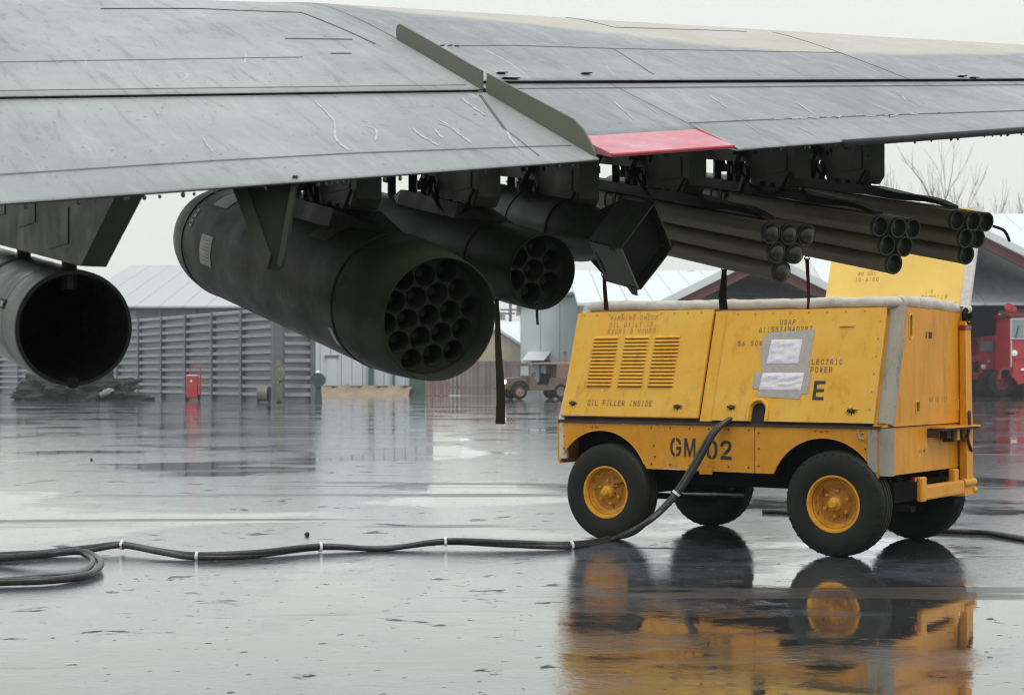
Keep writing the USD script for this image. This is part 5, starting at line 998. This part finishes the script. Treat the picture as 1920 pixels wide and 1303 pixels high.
# ------------------------------------------------------------------ stores: common axes
FA = nrm([-1732, 3000, 693]); SP = np.array([.866, .5, 0]); UP = nrm(np.cross(SP, FA))
def store_axes(F=FA):
    F = nrm(F); s = nrm(np.cross(F, ZU)); return F, s, np.cross(s, F)
def sframe(mesh, o, F=FA): f, s, u = store_axes(F); return frame_mesh(mesh, o, f, s, u)
# pylons: side profile in (distance forward, height) cut from plate, with braces
def pylon(s, x_px, yb_px, t_known, ytop, braces=True, m_='pylon_green', deep=.26, fwd=.95, rise=.095, hole=None):
    D = 4.5 + .5 * s + .85 * t_known; o = at(x_px, yb_px, D)
    Fh = nrm([-.5, .866, 0]); side = np.array([.866, .5, 0])
    zt_ = ytop
    prof = [(0, .0), (deep, .0 + .02), (deep + .03, rise + .02), (deep + fwd * .6, rise + .12), (deep + fwd * .85, rise + .23), (deep + fwd, zt_), (0.0, zt_), (.006, .05)]
    prof = [(0.03, -.004), (.0, .025)] + [(0, zt_)] + [(deep + fwd, zt_ + .25), (deep + fwd * .92, rise + .22), (deep + fwd * .7, rise + .13), (deep + .04, rise + .03), (deep + .02, .03), (deep - .03, .012), (deep - .035, .034), (deep - .07, .034), (deep - .075, .008), (deep * .62, .002), (deep * .60, .022), (deep * .50, .022), (deep * .48, .0), (.085, -.004), (.08, .012), (.055, .012), (.05, -.004)]
    P = Polygon(prof).buffer(0)
    for (hx, hz, hr) in (hole or []): P = P.difference(Point(hx, hz).buffer(hr, 8))
    p = obj(ac_, 'pylon', prism(P, .085, o - side * .0425, Fh, (0, 0, 1), side), m_, world=True)
    def pt(a, b, c): return o + Fh * a + side * b + np.array([0, 0, c])
    if braces:
        for f_ in (deep + .10, deep + .36):
            z1 = rise + .05 + (f_ - deep) * .2
            for sg in (-1, 1): obj(p, 'sway_brace', [cyl(pt(f_ - .01, sg * .02, z1 + .06), pt(f_ + .02 * sg, sg * .085, z1 - .055), .011, 8), cyl(pt(f_ + .02 * sg, sg * .085, z1 - .055), pt(f_ + .02 * sg, sg * .085, z1 - .085), .02, 8), box(pt(f_, sg * .05, z1 + .02), (.05, .05, .035))], 'pylon_dark', world=True, smooth=30)
        obj(p, 'hook', [cyl(pt(deep + .22, 0, rise + .08), pt(deep + .22, 0, -.02), .016, 8), cyl(pt(deep + .19, 0, -.0), pt(deep + .26, 0, -.0), .012, 8)], 'pylon_dark', world=True); obj(p, 'hook', cyl(pt(deep + .5, 0, rise + .16), pt(deep + .5, 0, .05), .016, 8), 'pylon_dark', world=True)
        obj(p, 'arming_wire', tube(catmull([pt(deep + .05, -.05, rise + .02), pt(deep + .0, -.06, .0), pt(deep - .06, -.05, -.035), pt(deep - .16, -.045, -.05)], 6), .0035, 5), 'pylon_dark', world=True)
        obj(p, 'access_door', [prism(Polygon([(.05, .06), (.20, .06), (.20, .14), (.05, .14)]), .003, o - side * .0455, Fh, (0, 0, 1), side)], m_, world=True)
        obj(p, 'brace_arm', hexa([pt(deep + .02, -.03, rise + .07), pt(deep + .06, -.03, rise + .07), pt(deep + .06, .03, rise + .07), pt(deep + .02, .03, rise + .07), pt(deep + .08, -.06, rise - .09), pt(deep + .10, -.06, rise - .09), pt(deep + .10, -.04, rise - .09), pt(deep + .08, -.04, rise - .09)]), 'pylon_dark', world=True)
        obj(p, 'ejector_foot', cyl(pt(deep + .16, 0, rise + .1), pt(deep + .16, 0, rise - .07), .026, 10), 'pylon_dark', world=True, smooth=30)
        obj(p, 'wiring', tube(catmull([pt(.02, -.05, .05), pt(.08, -.055, -.012), pt(.17, -.055, -.02), pt(deep, -.06, .02), pt(deep + .1, -.06, rise + .03)], 6), .006, 6), 'strap_black', world=True)
        obj(p, 'stop_plate', box(pt(deep + .30, -.01, rise + .02), (.03, .05, .12)), 'pylon_dark', world=True)
        for k in range(3): obj(p, 'bolt', cyl(pt(.06 + .1 * k, -.043, .165), pt(.06 + .1 * k, -.049, .165), .009, 8), 'pylon_dark', world=True)
    return p
pylon(0, 692, 388, .482, .22); pylon(.56, 918, 384, .731, .24); pylon(1.12, 1105, 387, .984, .26, hole=[(.22, .17, .006)])
pylon(1.68, 1308, 360, 1.075, .24, hole=[(.26, .15, .010)]); pylon(2.24, 1505, 347, 1.11, .24); pylon(2.80, 1645, 341, 1.279, .24, hole=[(.275, .155, .012), (.012, .11, .005)])
# big inboard pylon, swept aft edge
o0 = at(175, 500, 4.35); Fh = nrm([-.5, .866, 0]); side = np.array([.866, .5, 0]); 
P_in = Polygon([(0, 0), (-.347, .166)] + [(a, PA[2] - .624 * WT[2] + loz(-.624, a + .503, False) + .03 - o0[2]) for a in (-.33, 0, .5, 1.0, 1.5)] + [(1.6, .40), (1.14, .146)])
pi_ = obj(ac_, 'inboard_pylon', prism(P_in, .07, o0 - side * .035, Fh, (0, 0, 1), side), 'pylon_green', world=True)
for a, b in ((.12, .07), (.5, .16), (.9, .22)): obj(pi_, 'access_plate', prism(sbox(a, a + .22, b, b + .10), .003, o0 - side * .038, Fh, (0, 0, 1), side), 'pylon_green', world=True)
for k, zz in ((.25, .04), (.8, .11)): obj(pi_, 'hook', cyl(o0 + Fh * k + [0, 0, zz], o0 + Fh * k + [0, 0, zz - .09], .022, 8), 'pylon_dark', world=True)

# ------------------------------------------------------------------ open-ended pod at the left
F0 = nrm([-.4902, .8491, .125]); r0 = .165; c0 = at(140, 616, 4.5)
p0 = thing('open_pod', 'dark pod with gaping black open tail, hung under the left pylon', 'dispenser pod', c0)
obj(p0, 'shell', sframe(lathe([(0.0, r0 - .012), (0.0, r0 - .002), (.005, r0), (.16, r0), (.163, r0 - .002), (.166, r0), (1.4, r0), (1.7, r0 * .86), (1.9, r0 * .55), (1.98, .01)], 64), c0, F0), 'pod_grey', smooth=35, world=True)
obj(p0, 'bore', sframe(lathe([(0.0, r0 - .012), (.9, r0 - .014), (.9, .001)], 48), c0, F0), 'pod_inner', smooth=35, world=True)
f_, s_, u_s = store_axes(F0)
a_ = 0.9
def patch(c, F, R, t0, t1, a0, a1, lift=.0015, n=10):
    f, s, u = store_axes(F); v = []
    for t in (t0, t1):
        for a in np.linspace(a0, a1, n): v.append(c + f * t + (s * math.sin(a) + u * math.cos(a)) * (R + lift))
    return tri((np.array(v), [[i, i + 1, n + i + 1, n + i] for i in range(n - 1)]))
obj(p0, 'inspection_plate', patch(c0, F0, r0, .16, .23, -1.35, -1.18, .002), 'pod_dark', world=True); obj(p0, 'plate_label', patch(c0, F0, r0, .175, .215, -1.32, -1.22, .0035), 'tube_grey', world=True)
obj(p0, 'lug_strap', [patch(c0, F0, r0, .52, .55, -2.2, 2.2, .003, 30)], 'pod_dark', world=True)
obj(p0, 'drain', sframe(lathe([(-.002, .001), (-.002, .018), (.01, .018)], 12), c0 - u_s * (r0 - .012), F0), 'hole_black', world=True)

# ------------------------------------------------------------------ pods with rocket tubes
def hardback(parent, c, R, t0, t1, w, m_='pod_dark', h=.035):
    f, s, u = store_axes(FA); v = []; ts = np.linspace(t0, t1, 14)
    for i, t in enumerate(ts):
        k = min(1, (i + .02) / 4.0); k2 = min(1, (13 - i + .02) / 2.0); hh = h * min(k, k2); ww = w * (.35 + .65 * min(k, k2))
        for a, b in ((-ww, -.02), (-ww * .8, hh), (ww * .8, hh), (ww, -.02)): v.append(c + f * t + s * a + u * (R + b - (R - math.sqrt(max(R * R - a * a, 1e-6)) if b < 0 else 0)))
    q = [[i * 4 + j, (i + 1) * 4 + j, (i + 1) * 4 + (j + 1) % 4, i * 4 + (j + 1) % 4] for i in range(13) for j in range(4)] + [[0, 1, 2, 3], [55, 54, 53, 52]]
    return obj(parent, 'hardback', tri((np.array(v), q)), m_, world=True)
def hexgrid(n, pitch):
    pts = []
    for i in range(-n, n + 1):
        for j in range(-n, n + 1):
            if abs(i + j) <= n: pts.append(((i + j / 2) * pitch, j * pitch * .866))
    return pts
def pod(name, label, c, R, Rr, L, noseL, tailL, ntube, pitch, rt, seams, dark=False, roll=.2, recess=.1):
    p = thing(name, label, 'rocket pod', c, group='rocket pods under the wing')
    obj(p, 'shroud_inner_shade', sframe(lathe([(recess + .01, Rr - .008), (.003, Rr - .006)], 72), c), 'pod_inner', smooth=35, world=True); prof = [(.003, Rr - .006), (.0, Rr - .004), (.0, Rr - .002), (.004, Rr)]  # inner wall of the shroud coloured darker to paint in the recess shade
    for t in np.linspace(.1, 1, 6): prof.append((tailL * t, Rr + (R - Rr) * math.sin(t * math.pi / 2)))
    prof += [(L - noseL, R)]
    obj(p, 'body', sframe(lathe(prof, 72), c), 'pod_olive', smooth=35, world=True)
    nz = [(L - noseL + .002, R - .004), (L - noseL + .006, R)] + [(L - noseL + .006 + (noseL - .006) * math.sin(t), R * math.cos(t) ** .85) for t in np.linspace(.12, math.pi / 2 - .02, 12)] + [(L, .002)]
    obj(p, 'nose_cone', sframe(lathe(nz, 72), c), 'pod_olive', smooth=35, world=True)
    for t in seams: obj(p, 'band_seam', sframe(lathe([(t - .004, R - .002), (t - .003, R + .0022), (t + .003, R + .0022), (t + .004, R - .002)], 72), c), 'hole_black', smooth=35, world=True)
    f, s, u = store_axes(FA)
    plate = Point(0, 0).buffer(Rr - .010, 32); cr, sr = math.cos(roll), math.sin(roll); hs = [(x * cr - y * sr, x * sr + y * cr) for x, y in hexgrid(ntube, pitch)]
    for x, y in hs: plate = plate.difference(Point(x, y).buffer(rt, 12))
    obj(p, 'aft_bulkhead', prism(plate, .012, c + f * recess, s, u, f), 'pod_dark', world=True)
    for x, y in hs:
        o = c + s * x + u * y + f * (recess + .008)
        t_ = obj(p, 'launch_tube', sframe(lathe([(-.012, rt), (.30, rt), (.30, .001)], 20), o), 'pod_inner', smooth=35, world=True)
        obj(t_, 'rocket_tail', sframe(lathe([(.03, .001), (.03, rt * .35), (.05, rt * .55), (.06, rt * .82), (.10, rt * .9)], 14), o), 'pod_inner', smooth=35, world=True)
    return p
c1 = at(826, 599, 4.5); R1 = .205
pd = pod('rocket_pod', 'large dark olive rocket pod with many tubes in its tail, under the wing centre', c1, R1, .178, 2.02, .34, .30, 2, .0675, .031, (.30, 1.68), recess=.075)
hardback(pd, c1, R1, .34, 1.25, .10)
for t0, t1, a0, a1 in ((1.361, 1.477, -1.83, -1.31), (1.41, 1.55, -.76, -.34), (1.612, 1.640, -1.27, -.92)): obj(pd, 'decal', patch(c1, FA, R1, t0, t1, a0, a1), 'decal_white', world=True)
obj(pd, 'decal', patch(c1, FA, R1, .318, .345, -2.3, -1.99), 'tube_grey', world=True)
for a_ in (-1.22, -1.13, -1.02): obj(pd, 'red_print', patch(c1, FA, R1, 1.618, 1.634, a_, a_ + .035, .003, 4), 'strap_red', world=True)
for k, a_ in enumerate(np.linspace(-1.74, -1.4, 7)): obj(pd, 'decal_print', patch(c1, FA, R1, 1.378, 1.455 - .02 * (k % 3), a_, a_ + .012, .003, 3), 'tape_grey', world=True)
obj(pd, 'stencil_mark', patch(c1, FA, R1, .251, .259, -1.31, -1.15, .0015, 5), 'hole_black', world=True)
obj(pd, 'grey_patch', patch(c1, FA, R1, .52, .655, -.765, -.16), 'pylon_green', world=True)
for a_ in np.linspace(-2.9, 2.9, 22): obj(pd, 'seam_screw', patch(c1, FA, R1, 1.650, 1.657, a_, a_ + .03, .0012, 3), 'hole_black', world=True)
c2_ = at(1018, 511, 5.1); R2 = .130
pd2 = pod('rocket_pod', 'smaller dark rocket pod behind the large pod, hung on the second pylon', c2_, R2, .122, 1.95, .3, .3, 1, .074, .034, (.30, 1.5), roll=.5, recess=.06)
hardback(pd2, c2_, R2, .25, 1.1, .07)

# ------------------------------------------------------------------ bomb with box fin
cbm = at(1213, 464, 5.55)
bm = thing('box_fin_bomb', 'dark olive bomb with a tilted square box tail fin, on the third pylon', 'bomb', cbm)
RB = .118
obj(bm, 'casing', sframe(lathe([(.08, .001), (.08, .05), (.16, .062), (.42, RB * .92), (.52, RB), (1.15, RB), (1.4, RB * .88), (1.6, RB * .6), (1.72, .03), (1.725, .001)], 56), cbm), 'bomb_olive', smooth=35, world=True)
for t in (.50, .80): obj(bm, 'band_seam', sframe(lathe([(t - .003, RB - .002), (t - .002, RB + .002), (t + .002, RB + .002), (t + .003, RB - .002)], 56), cbm), 'hole_black', smooth=35, world=True)
f, s, u = store_axes(FA)
cn = [(.0105, .148), (.105, .0), (-.0105, -.148), (-.103, -.006)]
for k in range(4):
    a_, b_ = np.array(cn[k]), np.array(cn[(k + 1) % 4]); A_, B_ = s * a_[0] + u * a_[1], s * b_[0] + u * b_[1]; d_ = nrm(B_ - A_); ln = np.linalg.norm(B_ - A_); n_ = np.cross(d_, f)
    q = Polygon([(0, 0), (ln - .003, 0), (ln - .003, .21), (0, .21)])
    if k == 2: q = q.difference(Point(ln * .32, .185).buffer(.011, 6).union(Point(ln * .68, .19).buffer(.011, 6)).convex_hull)
    fp = obj(bm, 'fin_plate', prism(q, .005, cbm + A_, d_, f, n_), 'fin_bounce_lit' if k == 2 else 'bomb_olive', world=True)  # lower left plate has its bounce light put into the colour
    obj(fp, 'corner_tab', prism(Polygon([(-.024, .02), (.012, .0), (.012, .07), (-.024, .05)]), .004, cbm + A_ + n_ * .005, d_, f, n_), 'bomb_olive', world=True)
    q = Polygon([(.03, .10), (np.linalg.norm(A_) - .004, .08), (np.linalg.norm(A_) - .004, .205), (.06, .42)]); a1 = nrm(A_); obj(bm, 'fin_vane', prism(q, .005, cbm, a1, f, np.cross(a1, f), -.0025), 'pod_inner', world=True)
obj(bm, 'tail_web', prism(Polygon(cn).buffer(-.006), .006, cbm + f * .05, s, u, f), 'hole_black', world=True)

# ------------------------------------------------------------------ six-tube launchers
def launcher(label, px, py, D, shiny, roll):
    c = at(px, py, D); t = thing('tube_launcher', label, 'rocket launcher', c, group='tube launchers under the wing'); f, s, u = store_axes(FA)
    s, u = s * math.cos(roll) + u * math.sin(roll), u * math.cos(roll) - s * math.sin(roll)
    R, pit = .0385, .080; LT = 1.75
    cells = [(i * pit, 1) for i in (-1, 0, 1)] + [((i - .5) * pit, 0) for i in (0, 1)] + [(0, -1)]
    for k, (x, r) in enumerate(cells):
        o = c + s * x + u * r * pit * .866; jit = rng.uniform(-.012, .012)
        tb = obj(t, 'tube', sframe(lathe([(jit, R - .003), (jit, R - .0005), (jit + .003, R), (.95, R), (1.02, R), (LT, R), (LT + .14, R * .6), (LT + .2, .001)], 28), o), 'tube_olive', smooth=35, world=True)
        obj(tb, 'rear_ring', sframe(lathe([(jit - .002, R - .005), (jit - .003, R + .001), (jit + .010, R + .0015), (jit + .011, R - .001)], 28), o), 'rocket_grey', smooth=35, world=True)
        if shiny: pr = [(jit + .0, R - .0045), (jit - .008, R * .8), (jit - .015, R * .5), (jit - .018, .001)]
        else: pr = [(jit + .0, R - .004), (jit + .03, R - .005), (jit + .031, R * .75), (jit + .022, R * .45), (jit + .02, .001)]
        obj(tb, 'end_cap', sframe(lathe(pr, 28), o), 'brass' if shiny else 'rocket_grey', smooth=True, world=True)
    hull = Polygon([(-1.55 * pit, 1.3 * pit), (1.55 * pit, 1.3 * pit), (1.55 * pit, .8 * pit), (.25 * pit, -1.4 * pit), (-.25 * pit, -1.4 * pit), (-1.55 * pit, .8 * pit)])
    for tt in (.95, 1.02): obj(t, 'clamp_band', prism(hull.buffer(.006).difference(hull.buffer(.001)), .022 if tt < 1 else .01, c + f * tt, s, u, f), 'pod_dark', world=True)
    obj(t, 'spacer', prism(hull.buffer(-.006), .012, c + f * .93, s, u, f), 'pod_dark', world=True)
    # strongback and its lifted rear fairing
    v = []; ts = np.linspace(.12, 1.45, 20); zt_ = 1.37 * pit
    for i, tt in enumerate(ts):
        h = .010 + .030 * math.sin(min(1, (tt - .12) / .6) * math.pi * .5) ; lift = .012 * math.sin(i * .9) * (tt < .6) + .016 * math.exp(-((tt - .5) / .12) ** 2); w = .03 + .03 * min(1, (tt - .12) / .35)
        for a, b in ((-w, lift), (-w * .9, lift + h), (w * .9, lift + h), (w, lift)): v.append(c + f * tt + s * a + u * (zt_ + b))
    q = [[i * 4 + j, (i + 1) * 4 + j, (i + 1) * 4 + (j + 1) % 4, i * 4 + (j + 1) % 4] for i in range(19) for j in range(4)] + [[0, 1, 2, 3], [79, 78, 77, 76]]
    obj(t, 'strongback', tri((np.array(v), q)), 'pod_dark', world=True)
    return t, c, (f, s, u)
launcher('launcher of six tubes with brass rear ends, nearest of the three', 1472, 474, 5.79, True, .0)
launcher('launcher of six hollow-ended tubes, middle one above the yellow roof door', 1678, 461, 6.11, False, .0)
t3, c3, (f, s, u) = launcher('launcher of six hollow-ended tubes, farthest out under the wing', 1820, 447, 6.49, False, .0)
obj(t3, 'pigtail', tube(catmull([c3 + s * .115 + u * .055, c3 + s * .15 + u * .045 - f * .02, c3 + s * .165 + u * .03 - f * .03, c3 + s * .19 - f * .03 + u * .0], 6), .006, 6), 'hole_black', world=True)

# ------------------------------------------------------------------ warning streamers
def streamer(label, pts, D, w0, w1, m_, seed):
    b = at(*pts[0], D); p = thing('warning_streamer', label, 'streamer', b, group='straps hanging from the stores'); pp = catmull([at(x, y, D) for x, y in pts], 5); n = len(pp); v = []
    r = np.random.default_rng(seed)
    for i, q in enumerate(pp):
        k = i / (n - 1); w = (w0 + (w1 - w0) * k) / FPX * D / 2; tw = .35 * math.sin(3 * k + seed); dx = np.array([math.cos(tw), math.sin(tw), 0]) * w
        for sg in (-1, 1):
            for e in (0, .002): v.append(q + dx * sg + np.array([0, e, 0]))
    f_ = []
    for i in range(n - 1):
        a, b_ = i * 4, i * 4 + 4; f_ += [[a, a + 2, b_ + 2, b_], [a + 1, b_ + 1, b_ + 3, a + 3], [a, b_, b_ + 1, a + 1], [a + 2, a + 3, b_ + 3, b_ + 2]]
    f_ += [[4 * n - 4, 4 * n - 2, 4 * n - 1, 4 * n - 3], [0, 1, 3, 2]]
    obj(p, 'ribbon', tri((np.array(v), f_)), m_, world=True, smooth=False); obj(p, 'ring', frame_mesh(trimesh.creation.torus(.010, .002, 12, 6), at(*pts[0], D), (1, 0, 0), (0, 0, 1), (0, 1, 0)), 'pylon_dark', world=True)
streamer('long dark brown strap hanging between the pods and the jeep', [(931, 560), (933, 600), (934, 650), (937, 700), (939, 750), (938, 795)], 5.2, 8, 19, 'strap_brown', 1)
streamer('short brown strap stub under the smaller pod', [(1007, 572), (1007, 590), (1008, 609)], 5.15, 5, 5, 'strap_brown', 2)
streamer('red-brown strap below the box fin bomb, on the cart roof edge', [(1133, 515), (1134, 540), (1137, 582)], 5.75, 6, 9, 'strap_red', 3)
streamer('wide black strap below the brass-ended launcher', [(1358, 505), (1357, 530), (1355, 555), (1357, 581)], 6.1, 9, 17, 'strap_black', 4)
streamer('narrow red-brown strap below the middle launcher', [(1513, 485), (1515, 520), (1516, 560), (1515, 580)], 6.4, 7, 5, 'strap_red', 5)

# ------------------------------------------------------------------ damp air
mat('damp_air', {'v': ('principled_volume', {'color': (0.92, 0.94, 0.95), 'density': 0.0006, 'anisotropy': 0.3})}, [], surface=None, volume='v.volume')
top_mesh('haze', bbox(-1700, 1700, -450, 2800, -1.0, 32.0), 'damp_air', 'thin damp haze over the whole airfield', 'haze', kind='stuff')
